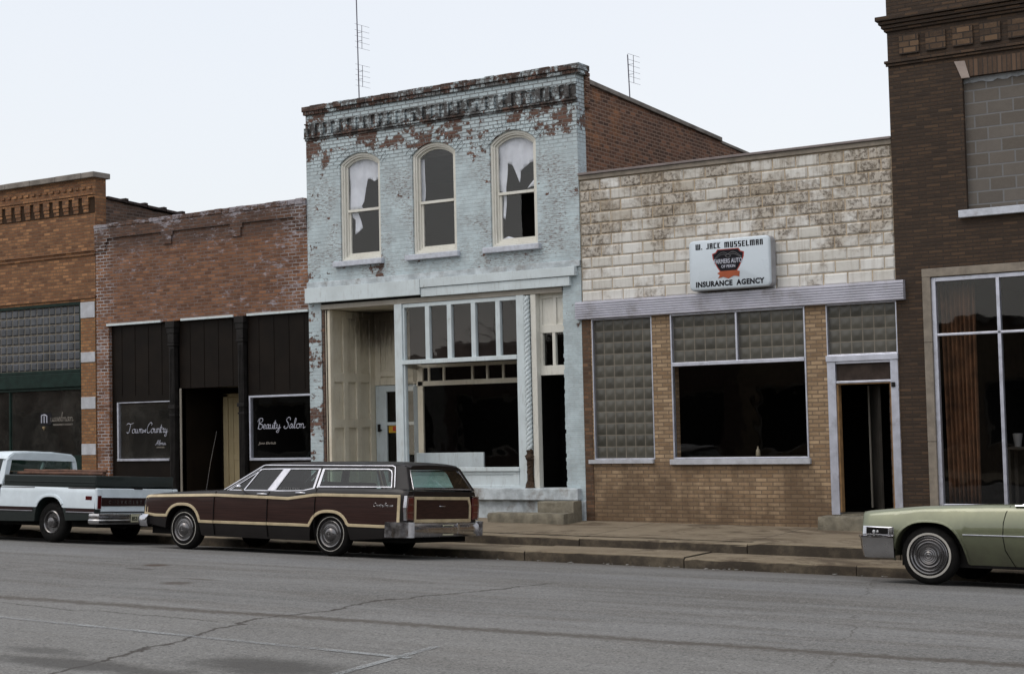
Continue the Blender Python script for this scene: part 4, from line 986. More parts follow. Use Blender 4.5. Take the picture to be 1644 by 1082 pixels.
gq = gm.build('glass_blocks', plain('blue grey glass block', (.06, .066, .078), .22, var=.5, sc=2), fr, fixn=False, bevel=.008)
MB().box(-18.23, -13.2, .051, .09, 3.26, 4.73).build('mortar_grid', M['gmortar'], gq)
MB().box(-18.3, -13.13, -.03, .1, 2.86, 3.185).build('sign_board', M['green_paint'], b1, bevel=.012)
fr = frame(b1, -18.3, -13.13, .95, 2.855, .06, .02, .10, 'green_paint', 'office_window', wb=.34, bars=(('v', -15.6, .05),)); pane(fr, -18.24, -13.19, 1.29, 2.795, .06, 'dusty_glass')
lb = MB(); lb.xz(rrect(-14.60, -14.20, 2.0, 2.28, .06), .052, .056); lb.build('letter_patch', M['letter_black'], fr)
P_ = []
for k in range(3): P_.append([(-14.53+.09*k, .047, 2.22), (-14.53+.09*k, .047, 2.05)])
P_.append([(-14.53, .047, 2.22), (-14.44, .047, 2.24), (-14.35, .047, 2.21)]); strokes('lettering', P_, M['letter'], fr, .014)
script('lettering', 'usselman', -14.24, -13.50, 2.08, .20, .055, M['letter_dim'], fr, .006)
fit_text('lettering', 'INSURANCE AGENCY', -14.15, -13.50, 1.985, .055, M['letter_dim'], fr, .056)
MB().lathez([(0, -.05), (.03, 0), (.035, .03), (0, .04)], (-14.46, .05, 1.93), 8).build('emblem', plain('gold dot', (.5, .38, .22), .5), fr)
room(b1, -18.3, -13.1, .12, 4, .9, 4.8, 'dark_room')
side_and_roof(b1, -21.5, -12.66, 16, -.3, 7, 'old_side', 6.4, left=[(.34, 7.2), (16, 6.5)], right=[(.34, 7.14), (1.3, 7.08), (1.8, 7.02), (3.4, 6.96), (3.6, 6.9), (16, 6.55)])
m = MB(); y = .36
while y < 7:
    zt = 7.15-.06*(y-.34)-.0; m.yz([(y, zt), (y+.6, zt-.036), (y+.6, zt+.03), (y, zt+.065)], -12.99, -12.60)
    m.yz([(y+.52, zt+.02), (y+.62, zt+.014), (y+.62, zt+.07), (y+.52, zt+.076)], -13.0, -12.59); y += .62
m.build('tile_coping', plain('dark clay coping tile', (.045, .032, .028), .5, var=.4), b1, bevel=.01)

# ---------------------------------------------------------------- dark brown brick building at the right
b5 = thing('dark_brick_building', 'tall dark brown brick building with blocked up window above a big curtained shop window', 'building', (10, 0, 0))
m = MB(); wall_open(m, 5.922, 17.5, -.5, 9.6, 0, .34, [(7.13, 10.2, 5.04, 7.18, 0), (12.2, 15.3, 5.04, 7.18, 0), (6.36, 15.6, .28, 4.14, 0)])
m.quad((5.922, 0, 5.5), (5.922, .34, 5.5), (5.922, .34, 9.6), (5.922, 0, 9.6)); m.build('wall', M['dark_brick'], b5, fixn=False)
m = MB()
for k, (za, zb, d) in enumerate(((8.10, 8.145, .04), (8.15, 8.20, .075), (8.21, 8.26, .11), (8.27, 8.34, .15))): m.box(5.922-d, 17.6, -d, .34, za, zb)
m.box(5.922-.03, 17.5, -.035, .0, 7.52, 7.56); m.box(5.922-.05, 17.5, -.055, .0, 7.565, 7.61)
m.build('brick_cornice', M['dark_brick'], b5, bevel=.006)
m = MB(); x = 6.13
while x < 17: m.box(x, x+.325, -.035, .0, 7.69, 8.0); x += .44
m.build('brick_panels', M['dark_panel'], b5, bevel=.005)
MB().box(5.88, 17.55, -.06, .4, 9.6, 9.72).build('coping', M['cap_stone'], b5, bevel=.01)
for (xa, xb) in ((7.13, 10.2), (12.2, 15.3)):
    MB().box(xa, xb, .10, .3, 5.04, 7.18).build('block_infill', M['cmu'], b5)
    ce = MB(); r_ = random.Random(3); top_ = [(xa+(xb-xa)*k/40, 7.18) for k in range(41)]; bot = [(p[0], 7.10+r_.uniform(-.025, .02)) for p in top_]
    ce.xz(bot+top_[::-1], .088, .10); ce.build('cement_smear', M['cmu_cement'], b5)
    so = MB(); so.xz([(xa, 7.182), (xb, 7.182), (xb+.10, 7.45), (xa-.10, 7.45)], -.012, .02); so.build('flat_arch', M['solder'], b5)
    for s_, X in ((-1, xa), (1, xb)):
        k = MB(); k.xz([(X-.0, 7.16), (X-s_*.13, 7.16), (X-s_*.06, 7.44), (X+s_*.11, 7.45)], -.03, .03); k.build('skewback_stone', M['pink_stone'], b5, bevel=.004)
    MB().box(xa-.12, xb+.12, -.09, .12, 4.915, 5.035).build('sill', M['sill_stone'], b5, bevel=.01)
m = MB(); m.box(6.36, 6.495, -.03, .2, .28, 4.0); m.box(6.36, 15.6, -.032, .2, 4.003, 4.14); m.box(15.465, 15.6, -.03, .2, .28, 4.0)
m.build('stone_surround', M['lime_stone'], b5, bevel=.008)
m = MB(); 
for z in (1.35, 2.95): m.box(6.355, 6.50, -.033, .0, z, z+.006)
m.build('stone_joint', M['dark_room'], b5)
fr = frame(b5, 6.495, 15.465, .28, 3.995, .07, .02, .13, 'alu', 'shop_window', bars=(('h', 3.065, .04),)+tuple(('v', 7.555+1.08*k, .055) for k in range(8)))
pane(fr, 6.565, 15.39, .35, 3.92, .07, 'shop_glass')
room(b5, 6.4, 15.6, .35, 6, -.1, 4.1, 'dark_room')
side_and_roof(b5, 5.92, 17.5, 18, -.4, 7, 'old_side', 8.6, left=[(.34, 9.5), (18, 9.0)], right=[(.34, 9.5), (18, 9.0)])
def drape(x0, x1, seed):
    r_ = random.Random(seed); m = MB(); n = 60; rows = []
    ph = [r_.uniform(0, 6) for _ in range(4)]
    for j in range(9):
        z = .30+3.62*j/8; row = []
        for i in range(n+1):
            u = i/n; x = x0+(x1-x0)*u+.04*(1-j/8)*sin(3*u+ph[0]); y = .55+.05*sin(u*46+ph[1]+.3*sin(j*.5))+.02*sin(u*19+ph[2])
            row.append((x, y, z))
        rows.append(row)
    m.grid(rows); o = m.build('curtain', M['curtain'], None, fixn=False, smooth='all')
    s = o.modifiers.new('s', 'SOLIDIFY'); s.thickness = .004; return o
tag(drape(6.50, 7.05, 1), 'brown pleated floor length curtain at the left edge of the big shop window', 'curtain', 'shop window curtains')
MB().box(7.3, 9.6, 1.2, 1.6, .9, .95)
cu = thing('display_table', 'dim table with a cup on it inside the big shop window', 'table', (7.9, 1.4, .0))
MB().box(7.25, 9.4, 1.1, 1.7, 1.18, 1.22).build('table_top', M['dim_room'], cu, bevel=.004)
for X in (7.3, 9.3):
    for Y in (1.15, 1.6): MB().box(X, X+.05, Y, Y+.05, 0.0, 1.18).build('leg', M['dim_room'], cu)
MB().lathez([(0, 0), (.05, 0), (.07, .12), (.085, .22), (.075, .22), (.05, .02), (0, .02)], (0, 0, 0), 16).build('cup', plain('grey enamel', (.2, .2, .2), .4), None, smooth=60)
o = bpy.data.objects['cup']; o.location = (7.45, 1.3, 1.222); tag(o, 'grey cup standing on the dim table inside the big shop window', 'cup')

# ---------------------------------------------------------------- masts on the roofs
def antenna(name, label, x, y, z0, z1, side, n, both=False):
    t = thing(name, label, 'antenna', (x, y, z0), 'television masts on the roofs')
    m = MB(); m.tube([(x, y, z0), (x+.02, y, (z0+z1)/2), (x-.02, y, z1)], .014, 6); m.build('mast', M['mast'], t)
    e = MB(); 
    for a, b in side:
        e.tube([(x+.12, y, a), (x+.125, y, b)], .007, 5); k = int((b-a)/.11)
        for i in range(k+1):
            zz = a+(b-a)*i/k; w = .035; e.tube([(x+.12-w*.3, y-.25, zz), (x+.12+w, y+.25, zz+.0)], .0035, 4)
        for q in (.3, .9): e.tube([(x, y, a+(b-a)*q*.6+.1), (x+.12, y, a+(b-a)*q*.6+.1)], .006, 4)
    e.build('antenna_element', M['mast'], t)
antenna('roof_antenna', 'tall thin television mast rising behind the left end of the pale blue parapet', -8.13, 4, 5.9, 11.9, [(9.75, 10.25), (10.65, 11.2)], 2)
antenna('roof_antenna', 'short television mast above the brick side wall of the pale blue building', -2.02, 6, 7.3, 10.02, [(9.35, 9.98)], 1)
# ---------------------------------------------------------------- the other side of the street (seen only in the glass)
OB = [(-58, -44, 4.9, (.16, .09, .06), 'dark red brick shop across the street, farthest left of its row'),
      (-44, -33, 5.6, (.23, .17, .11), 'tall tan brick shop across the street, left of the painted one'),
      (-33, -22, 4.6, (.30, .29, .26), 'off white painted shop across the street'),
      (-22, -9, 4.9, (.13, .08, .06), 'brown brick shop across the street, between the off white and the buff one'),
      (-9, 4, 4.8, (.26, .19, .12), 'buff brick shop across the street'),
      (4, 18, 5.4, (.11, .065, .05), 'tall dark brick shop across the street behind the camera'),
      (18, 36, 4.9, (.20, .13, .09), 'reddish brick shop across the street, farthest right of its row')]
for i, (a, b, h, c, lb_) in enumerate(OB):
    t = thing('shop_building', lb_, 'building', ((a+b)/2, -31, 0), 'shops across the street')
    mt = brick('opposite brick %d' % i, tuple(q*.8 for q in c), c, tuple(q*.7 for q in c))
    n = 3; w = (b-a-.8)/n; ops = [(a+.6+k*w, a+.2+(k+1)*w, .6, 2.9, 0) for k in range(n)]
    m = MB(); wall_open(m, a, b, -.6, h, 0, .3, ops); m.v = [(x, -27.2-y, z) for x, y, z in m.v]; m.build('wall', mt, t, fixn=False)
    MB().box(a, b, -36, -27.51, -.6, h-.4).build('body', mt, t)
    MB().box(a, b, -27.6, -27.08, h, h+.12).build('coping', M['cap_stone'], t)
    for o_ in ops:
        f = MB(); f.box(o_[0], o_[1], -27.5, -27.4, 2.78, 2.9); f.box(o_[0], o_[1], -27.5, -27.4, .6, .7); f.box(o_[0], o_[0]+.08, -27.5, -27.4, .7, 2.78); f.box(o_[1]-.08, o_[1], -27.5, -27.4, .7, 2.78)
        F_ = f.build('window', M['dull_trim'], t); MB().box(o_[0]+.08, o_[1]-.08, -27.49, -27.46, .7, 2.78).build('pane', plain('dark glazing', (.02, .02, .02), .1) if 'dark glazing' not in bpy.data.materials else bpy.data.materials['dark glazing'], F_)
def bare_tree(x, y, h, seed, label):
    r_ = random.Random(seed); t = thing('bare_tree', label, 'tree', (x, y, -.3), 'bare trees across the street')
    trunk, br = MB(), MB()
    def grow(m, p, d, L, rad, lev):
        pts = [p]; q = Vector(p); dd = Vector(d)
        for k in range(4):
            dd = (dd+Vector((r_.uniform(-.18, .18), r_.uniform(-.18, .18), r_.uniform(0, .12)))).normalized(); q = q+dd*L/4; pts.append(q.copy())
        m.tube(pts, rad, 5, rad*.55)
        if lev < 4:
            for k in range(3 if lev else 5):
                a = r_.uniform(0, 6.28); sp_ = r_.uniform(.45, .8); nd = (dd*cos(sp_)+(dd.orthogonal().normalized()*cos(a)+dd.cross(dd.orthogonal().normalized())*sin(a))*sin(sp_)).normalized()
                grow(br, pts[r_.choice((2, 3, 4))], nd, L*r_.uniform(.6, .8), rad*.5, lev+1)
    grow(trunk, Vector((x, y, -.3)), (0, 0, 1), h*.4, .17, 0)
    bk = bpy.data.materials.get('bark') or plain('bark', (.06, .05, .04), .95)
    trunk.build('trunk', bk, t); br.build('branches', bk, t)
bare_tree(-13.0, -24.6, 9.5, 3, 'bare tree across the street before the brown brick shop')
bare_tree(-25.0, -24.4, 8.0, 8, 'bare tree across the street before the off white shop')

# ================================================================== VEHICLES (built round their own axles, then set on the sloping street)
NT.OBJ = True
def paint(name, col, metal=.0, rough=.38, dirt=.25, coat=.6, spec=.25):
    t = NT(name); x, y, z = t.sep()
    c = t.mix(t.ramp(t.noise(3, 6, .65), .4, .7), col, tuple(min(1, q*1.12) for q in col))
    lowd = t.M('MULTIPLY', t.ramp(z, .75, .2), t.ramp(t.noise(7, 6, .7), .35, .7, .2, 1))
    c = t.mix(t.M('MULTIPLY', lowd, dirt), c, (.10, .088, .07))
    r = t.ramp(t.noise(4, 6, .7), .3, .75, rough, rough+.15)
    return t.fin(c, r, t.bump(t.noise(1.8, 2), .004), metal, coat, spec)
def woodgrain():
    t = NT('dark walnut body panel'); v = t.scl((.25, 1, 9)); g = t.noise(5, 8, .7, v, .4)
    c = t.mix(t.ramp(g, .35, .65), (.021, .0100, .0082), (.039, .0185, .0148))
    x, y, z = t.sep(); f = t.M('FRACT', t.M('DIVIDE', z, .115)); c = t.mix(t.ramp(f, .03, .0, 0, .6), c, (.014, .007, .007))
    return t.fin(c, .38, None, 0, .10, .18)
C_ = {}
C_['brown'] = paint('near black brown car paint', (.0075, .0058, .0056), dirt=.03, coat=.22); C_['wood'] = woodgrain()
C_['cream'] = plain('cream wood-look moulding', (.66, .54, .34), .45, var=.12, sc=5, grime=((.34, .25, .14), .6))
C_['chrome'] = plain('dulled chrome', (.55, .55, .58), .16, metal=1.0, var=.05, grime=((.25, .24, .24), .35))
C_['chrome_dull'] = plain('dusty chrome bumper', (.50, .49, .49), .20, metal=1.0, var=.08, sc=4, grime=((.34, .32, .31), .4))
C_['glass'] = m_glass('tinted car glass', (.50, .61, .58), .05)
C_['rubber'] = plain('tyre rubber', (.010, .0095, .009), .85, var=.3, sc=12, bump=.002)
C_['white'] = plain('whitewall band', (.52, .50, .45), .7, var=.1)
C_['hub'] = plain('steel wheel cover', (.17, .165, .165), .26, metal=.9, var=.15)
C_['hubdark'] = plain('dirty steel wheel', (.10, .095, .09), .5, metal=.5, var=.3)
C_['under'] = plain('underbody black', (.010, .0095, .009), .9)
C_['seat'] = plain('dark vinyl upholstery', (.022, .019, .018), .6)
C_['tail'] = plain('dark red lamp lens', (.10, .006, .007), .12, spec=.8); C_['tail'].node_tree.nodes['Principled BSDF'].inputs['Coat Weight'].default_value = 1
C_['sage'] = paint('sage green metallic paint', (.150, .163, .098), .50, .33, .45, 1.0, .5)
C_['pwhite'] = paint('off white truck paint', (.60, .67, .71), 0, .42, .3, .3); C_['dgreen'] = paint('dark green truck paint', (.013, .019, .018), 0, .45, .1, .3)
C_['stripe'] = plain('dark maroon trim band', (.030, .014, .013), .5)
C_['plate'] = plain('yellowish licence plate', (.66, .64, .46), .5); C_['ink'] = plain('plate characters', (.03, .035, .02), .6)
C_['lens'] = plain('clear lamp lens', (.5, .5, .5), .08, metal=.6)
NT.OBJ = False

def vehicle(name, label, cat, X, Yc, half, roll=3.3):
    """root at the near tyre contact line centre; the street falls to the kerb (roll) and to the right (G)"""
    t = thing(name, label, cat, (X, Yc-half, -.20+G*X), absolute=False)
    t.rotation_euler = (radians(-roll), math.atan(-G), 0)
    return t
def lerp(T, x):
    if x <= T[0][0]: return T[0][1]
    for a, b in zip(T, T[1:]):
        if x <= b[0]:
            u = (x-a[0])/(b[0]-a[0]); return a[1]+(b[1]-a[1])*u
    return T[-1][1]
def slerp(T, x, h=.06): return sum(lerp(T, x+h*k) for k in (-1, -.5, 0, .5, 1))/5
class Car:
    def __init__(s, root, half, hw, zs, zc, rock, arches, prof, x0, x1):
        s.r = root; s.half = half; s.hw = hw; s.zs = zs; s.zc = zc; s.rock = rock; s.ar = arches; s.pf = prof; s.x0 = x0; s.x1 = x1
    def y(s, x, z, sg=-1):            # local y of the side surface; centre line lies at +half
        return s.half+sg*lerp(s.hw, x)*s.pf(z, slerp(s.zs, x))
    def arch(s, x, grow=0.0):
        v = -9
        for xc, a, zt in s.ar:
            u = abs(x-xc)/(a+grow)
            if u < 1: v = max(v, .10+(zt+grow-.10)*(1-u**2.7)**(1/2.7))
        return v
    def zb(s, x): return max(slerp(s.rock, x, .03), s.arch(x))
    def xs(s, a=None, b=None, st=.10):
        a = s.x0 if a is None else a; b = s.x1 if b is None else b; L = [a, b]; x = a
        while x < b: L.append(x); x += st
        for xc, w, zt in s.ar:
            for k in range(25):
                q = xc-w*cos(pi*k/24)
                if a < q < b: L.append(q)
        L += [q for q in (a+.015, a+.04, b-.04, b-.015) if a < q < b]
        L = sorted(L); o = [L[0]]
        for q in L[1:]:
            if q-o[-1] > .004: o.append(q)
        return o
    def body(s, mat, a=None, b=None, name='body', parent=None):
        m = MB(); rings = []; T = (0, .12, .3, .5, .66, .78, .87, .93, .97, 1.0)
        for x in s.xs(a, b):
            zb, zs, zc = s.zb(x), slerp(s.zs, x), slerp(s.zc, x); near = [(s.y(x, zb+(zs-zb)*t), zb+(zs-zb)*t) for t in T]
            yy = near[-1][0]; hwid = s.half-yy; top = [(s.half-hwid*k, zs+(zc-zs)*(1-k*k)) for k in (.93, .8, .55, .28, 0)]
            P_ = near+top; P_ += [(2*s.half-y, z) for y, z in P_[-2::-1]]; rings.append([(x, y, z) for y, z in P_])
        m.loft(rings); return m.build(name, mat, parent or s.r, smooth=32)
    def patch(s, name, mat, xs, lo, hi, sg=-1, d=.004, n=8, parent=None):
        m = MB(); m.grid([[(x, s.y(x, z, sg)+sg*d, z) for z in [lo(x)+(hi(x)-lo(x))*k/n for k in range(n+1)]] for x in xs])
        return m.build(name, mat, parent or s.r, smooth='all', fixn=False)
    def ribbon(s, name, mat, path, w, sg=-1, d=.014, closed=False, parent=None, bev=.004):
        n = len(path); O, I = [], []
        for i in range(n):
            a = Vector(path[i-1] if (i or closed) else path[0]); b = Vector(path[(i+1) % n] if (i < n-1 or closed) else path[-1]); p = Vector(path[i])
            t1 = (p-a).normalized() if (p-a).length > 1e-6 else (b-p).normalized(); t2 = (b-p).normalized() if (b-p).length > 1e-6 else t1
            n1 = Vector((-t1.y, t1.x)); n2 = Vector((-t2.y, t2.x)); q = (n1+n2).normalized(); k = w/2/max(.5, q.dot(n1)); O.append(tuple(p+q*k)); I.append(tuple(p-q*k))
        return MB().ring(O, I, lambda x, z: (x, s.y(x, z, sg)+sg*d, z), lambda x, z: (x, s.y(x, z, sg)-sg*.004, z), closed).build(name, mat, parent or s.r, bevel=bev)
    def seam(s, x, sg, z0=None, z1=None, curve=None):
        z0 = s.zb(x)+.01 if z0 is None else z0; z1 = slerp(s.zs, x)-.01 if z1 is None else z1
        pts = curve or [(x, z0+(z1-z0)*k/10) for k in range(11)]
        return s.ribbon('door_seam', C_['under'], pts, .009, sg, .0065 if not curve else .003, bev=0)
def sweep(path, prof, half):
    """plan path (x, y-from-centre) with a (outward offset, z) profile"""
    rings = []; n = len(path)
    for i, p in enumerate(path):
        a, b = Vector(path[max(i-1, 0)]), Vector(path[min(i+1, n-1)]); t = (b-a).normalized(); o = Vector((-t.y, t.x))
        rings.append([(p[0]+o.x*q, half+p[1]+o.y*q, z) for q, z in prof])
    return MB().loft(rings)
def wheel(root, x, y, z, sg, tyre_r, white, cap, parentname='wheel', w=.19, capmat='hub'):
    """thing > wheel > rim pieces; sg -1 near side (outward is -y)"""
    R = tyre_r; k = R/.343; s_ = -1 if sg < 0 else 1
    m = MB(); m.lathe([(.17*k, -.02), (.20*k, .0), (.25*k, .010), (.30*k, .004), (.325*k, -.014), (.338*k, -.036), (R, -.06), (R, -w+.06), (.338*k, -w+.036), (.32*k, -w+.01), (.25*k, -w), (.15*k, -w+.02)], (x, y, z), 48, s_)
    o = m.build('wheel', C_['rubber'], root, smooth=40)
    if white:
        MB().lathe([(white[0], .004), (white[0]+.002, .0125), (white[1]-.002, .0115), (white[1], .003)], (x, y, z), 48, s_).build('whitewall', C_['white'], o, smooth=40)
    MB().lathe(cap, (x, y, z), 40, s_).build('hubcap', C_[capmat], o, smooth=28)
    MB().lathe([(.0, -w*.7), (.20*k, -w*.7), (.21*k, -.03), (.205*k, -.005)], (x, y, z), 24, s_).build('rim', C_['hubdark'], o)
    return o
def gp(root, name, mat, pts, base, top, sg, t0=0.0, t1=.03, half=1.0, bev=.004, hole=None, parent=None):
    """plate lying in the leaning side plane: base=(z, halfwidth), top=(z, halfwidth)"""
    def Y(z): return half+sg*(base[1]+(top[1]-base[1])*(z-base[0])/(top[0]-base[0]))
    f0 = lambda x, z: (x, Y(z)+sg*t0, z); f1 = lambda x, z: (x, Y(z)-sg*t1, z); m = MB()
    if hole: m.ring(pts, hole, f0, f1)
    elif t1 is None: m.add([f0(*p) for p in pts], [tuple(range(len(pts)))])
    else: m.prism(pts, f0, f1)
    return m.build(name, mat, parent or root, bevel=bev, fixn=t1 is not None)
def shrink(pts, d):
    n = len(pts); out = []
    for i in range(n):
        a, p, b = Vector(pts[i-1]), Vector(pts[i]), Vector(pts[(i+1) % n]); t1 = (p-a).normalized(); t2 = (b-p).normalized()
        n1 = Vector((t1.y, -t1.x)); n2 = Vector((t2.y, -t2.x)); q = (n1+n2).normalized(); out.append(tuple(p+q*d/max(.35, q.dot(n1))))
    return out

# ---------------------------------------------------------------- station wagon
HW = 1.01
wg = vehicle('station_wagon', 'dark station wagon with wood grain sides and cream trim parked at the kerb', 'car', -1.24, -4.93, HW)
zsW = [(-4.06, .84), (-3.98, .885), (-3.5, .93), (-2.6, .965), (-2.1, .985), (-1.2, .985), (-.6, 1.0), (-.3, 1.05), (1.2, 1.06), (1.36, 1.04), (1.42, 1.02)]
zcW = [(-4.06, .86), (-3.9, .92), (-3.2, .985), (-2.3, 1.02), (-2.0, .99), (1.42, 1.0)]
rkW = [(-4.06, .42), (-3.6, .36), (-2.7, .235), (-.4, .225), (.5, .27), (1.42, .33)]
hwW = [(-4.06, .93), (-3.98, .97), (-3.6, 1.0), (-2, 1.01), (.6, 1.01), (1.3, .985), (1.38, .965), (1.42, .94)]
def pfW(z, zs):
    d = zs-z; k = 1.0
    if d < .10: k -= .045*(1-d/.10)**2
    if z < .50: k -= .06*((.50-z)/.3)**1.6
    return k-(.012 if .0 < 1 else 0)*max(0, min(1, (z-.72)/.25))
W_C = Car(wg, HW, hwW, zsW, zcW, rkW, [(-3.115, .405, .715), (-.02, .405, .665)], pfW, -4.06, 1.42)
W_C.body(C_['brown'])
MB().box(-3.95, 1.3, .18, 2*HW-.18, .24, .72).build('underbody', C_['under'], wg)
wag_cap = [(.208, -.01), (.210, .012), (.200, .020), (.186, .014), (.180, .006), (.150, .004), (.135, .010), (.128, .004), (.112, .006), (.100, .026), (.078, .046), (.05, .054), (.036, .055), (.034, .046), (.020, .044), (.018, .058), (0, .060)]
for x in (-3.115, -.02):
    for sg in (-1, 1): wheel(wg, x, HW+sg*.945, .343, sg, .343, (.256, .270), wag_cap)
def topz(x): return lerp([(-4.02, .855), (-3.9, .865), (-2.41, .905), (-1.28, .885), (-.85, .875), (-.36, .935), (-.2, .945), (1.31, .945)], x)
def archline(c, xc, a, zt, g, za, zb_, n=22, p=2.7):
    """outline g outside the arch from its left foot (height za) over to the right foot (height zb_)"""
    o = []
    for k in range(n+1):
        u = -cos(pi*k/n); x = xc+(a+g)*u; z = .10+(zt+g-.10)*max(0, 1-abs(u)**p)**(1/p)
        if (u < 0 and z > za) or (u >= 0 and z > zb_): o.append((x, z))
    return o
for sg in (-1, 1):
    A1 = archline(W_C, -3.115, .405, .715, .028, .55, .47); A2 = archline(W_C, -.02, .405, .665, .028, .47, .50)
    path = [(-4.015, topz(-4.0)-.01)]+[(x, topz(x)) for x in [-3.95+.1*k for k in range(53)] if x < 1.28]+[(1.30, .945), (1.295, .49)]
    path += [(1.0, .485), (A2[-1][0]+.03, .49)]+A2[::-1]+[(A2[0][0]-.03, .465)]+[(x, .468) for x in (-.7, -1.0, -1.3, -1.6, -1.9, -2.2, -2.5)]+[(A1[-1][0]+.03, .47)]+A1[::-1]+[(A1[0][0]-.03, .55), (-3.75, .55), (-4.0, .575)]
    W_C.ribbon('cream_moulding', C_['cream'], path, .046, sg, .016, closed=True, bev=.006)
    W_C.ribbon('cream_moulding', C_['cream'], [(-3.935, .845), (-3.935, .58)], .018, sg, .012)
    lo = lambda x: max(lerp([(-4.02, .575), (-3.6, .55), (-3.5, .47), (1.3, .48)], x), W_C.arch(x, .03)); 
    W_C.patch('wood_panel', C_['wood'], [x for x in W_C.xs(-4.0, 1.29, .05)], lo, lambda x: max(lo(x)+.002, topz(x)), sg)
    for x in (-2.41, -1.27, -.30): W_C.ribbon('door_seam', C_['under'], [(x, .26), (x, .45), (x, .7), (x, .86), (x, slerp(zsW, x)-.01)], .008, sg, .0185, bev=0)
    for a, b, z in ((-1.51, -1.31, .935), (-.72, -.52, .965)):
        hd = MB(); hd.tube([(a, W_C.y(a, z, sg)+sg*.005, z), (a+.03, W_C.y(a, z, sg)+sg*.035, z+.004), (b-.03, W_C.y(b, z, sg)+sg*.035, z+.004), (b, W_C.y(b, z, sg)+sg*.005, z)], .011, 6)
        hd.build('door_handle', C_['chrome'], wg, smooth=60)
    # glasshouse side
    base, top = (1.0, .925), (1.40, .735)
    g1 = [(-2.17, .985), (-1.60, 1.345), (-1.13, 1.355), (-1.34, .985)]
    g2 = [(-1.21, .985), (-1.02, 1.355), (-.415, 1.36), (-.42, 1.035), (-.62, .995), (-.9, .985)]
    g3 = [(-.33, 1.06), (-.33, 1.36), (.93, 1.365), (1.00, 1.34), (1.03, 1.29), (1.10, 1.075)]
    for gg in (g1, g2, g3):
        cc = gg[::-1]; G_ = gp(wg, 'window_trim', C_['chrome'], cc, base, top, sg, .008, .02, HW, .003, hole=shrink(cc[::-1], .018)[::-1])
        gp(wg, 'side_window', C_['glass'], gg, base, top, sg, -.004, None, HW, 0, parent=G_)
    gp(wg, 'window_divider', C_['chrome'], [(-1.86, .99), (-1.64, 1.345), (-1.615, 1.345), (-1.83, .99)], base, top, sg, .008, .015, HW)
    gp(wg, 'door_pillar', C_['chrome'], [(-1.35, .985), (-1.14, 1.355), (-1.01, 1.355), (-1.20, .985)], base, top, sg, .012, .03, HW, .006)
    gp(wg, 'rear_pillar', C_['chrome'], [(-.435, 1.03), (-.43, 1.36), (-.39, 1.36), (-.395, 1.03)], base, top, sg, .010, .03, HW, .004)
    gp(wg, 'rear_pillar', C_['chrome'], [(-.365, 1.05), (-.36, 1.36), (-.325, 1.36), (-.33, 1.05)], base, top, sg, .010, .03, HW, .004)
    gp(wg, 'windscreen_pillar', C_['chrome'], [(-2.29, .985), (-1.66, 1.375), (-1.60, 1.37), (-2.19, .985)], base, top, sg, .004, .035, HW, .006)
    gp(wg, 'tail_pillar', C_['brown'], [(1.09, 1.04), (1.02, 1.30), (.96, 1.37), (.96, 1.40), (1.24, 1.40), (1.43, 1.04)], base, top, sg, .002, .10, HW, .015)
    gp(wg, 'roof_rail', C_['brown'], [(-1.63, 1.36), (-1.55, 1.405), (1.22, 1.415), (1.22, 1.37)], base, top, sg, .0, .06, HW, .008)
    gp(wg, 'drip_rail', C_['chrome'], [(-2.27, .995), (-1.60, 1.398), (-1.55, 1.410), (1.00, 1.418), (1.06, 1.395), (1.165, 1.08), (1.15, 1.08), (1.045, 1.388), (.99, 1.404), (-1.55, 1.394), (-1.59, 1.384), (-2.24, .995)], base, top, sg, .022, -.0, HW, .002)
    # tail lamps
    tl = MB(); tl.yz([(HW+sg*.80, .58), (HW+sg*.955, .60), (HW+sg*.975, .78), (HW+sg*.955, .93), (HW+sg*.80, .94)][::1], 1.36, 1.455); TL = tl.build('tail_lamp', C_['tail'], wg, bevel=.018, seg=3)
    for z in (.70, .82): MB().box(1.452, 1.462, HW+min(sg*.82, sg*.95), HW+max(sg*.82, sg*.95), z, z+.008).build('lamp_strip', C_['chrome'], TL)
    ch = MB(); ch.yz([(HW+sg*.955, .585), (HW+sg*.985, .59), (HW+sg*1.0, .78), (HW+sg*.98, .955), (HW+sg*.80, .965), (HW+sg*.80, .945), (HW+sg*.955, .935), (HW+sg*.972, .78)], 1.395, 1.450); ch.build('lamp_bezel', C_['chrome'], TL, bevel=.004)
    mr_ = MB(); mr_.loft([[(-1.88+.10*k/4+.0, HW+sg*(1.02+.06*1)+sg*.045*cos(a)*sqrt(max(.05, 1-(k/2-1)**2)), 1.045+.04*sin(a)*sqrt(max(.05, 1-(k/2-1)**2))) for a in [2*pi*j/10 for j in range(10)]] for k in range(5)])
    mr_.tube([(-1.80, HW+sg*.96, .97), (-1.82, HW+sg*1.06, 1.03)], .012, 6)
    if sg < 0: mr_.build('wing_mirror', C_['chrome'], wg, smooth=60)
rf = MB(); rings = []
for x, dz, wd_ in ((-1.68, -.045, .60), (-1.62, -.02, .68), (-1.5, .0, .72), (-1.0, .018, .725), (0, .03, .73), (.8, .028, .73), (1.12, .015, .72), (1.22, -.002, .70), (1.27, -.025, .66)):
    zz = 1.405+dz; P_ = [(HW-wd_, zz-.02), (HW-wd_-.005, zz+.0), (HW-wd_+.05, zz+.030)]+[(HW-wd_*k, zz+.030+.022*(1-k*k)) for k in (.7, .35, 0, -.35, -.7)]+[(HW+wd_-.05, zz+.030), (HW+wd_+.005, zz), (HW+wd_, zz-.02)]
    rings.append([(x, y, z) for y, z in P_])
rf.loft(rings).build('roof', C_['brown'], wg, smooth=45)
ws = [(-2.30, .87, .99), (-1.63, .68, 1.37)]
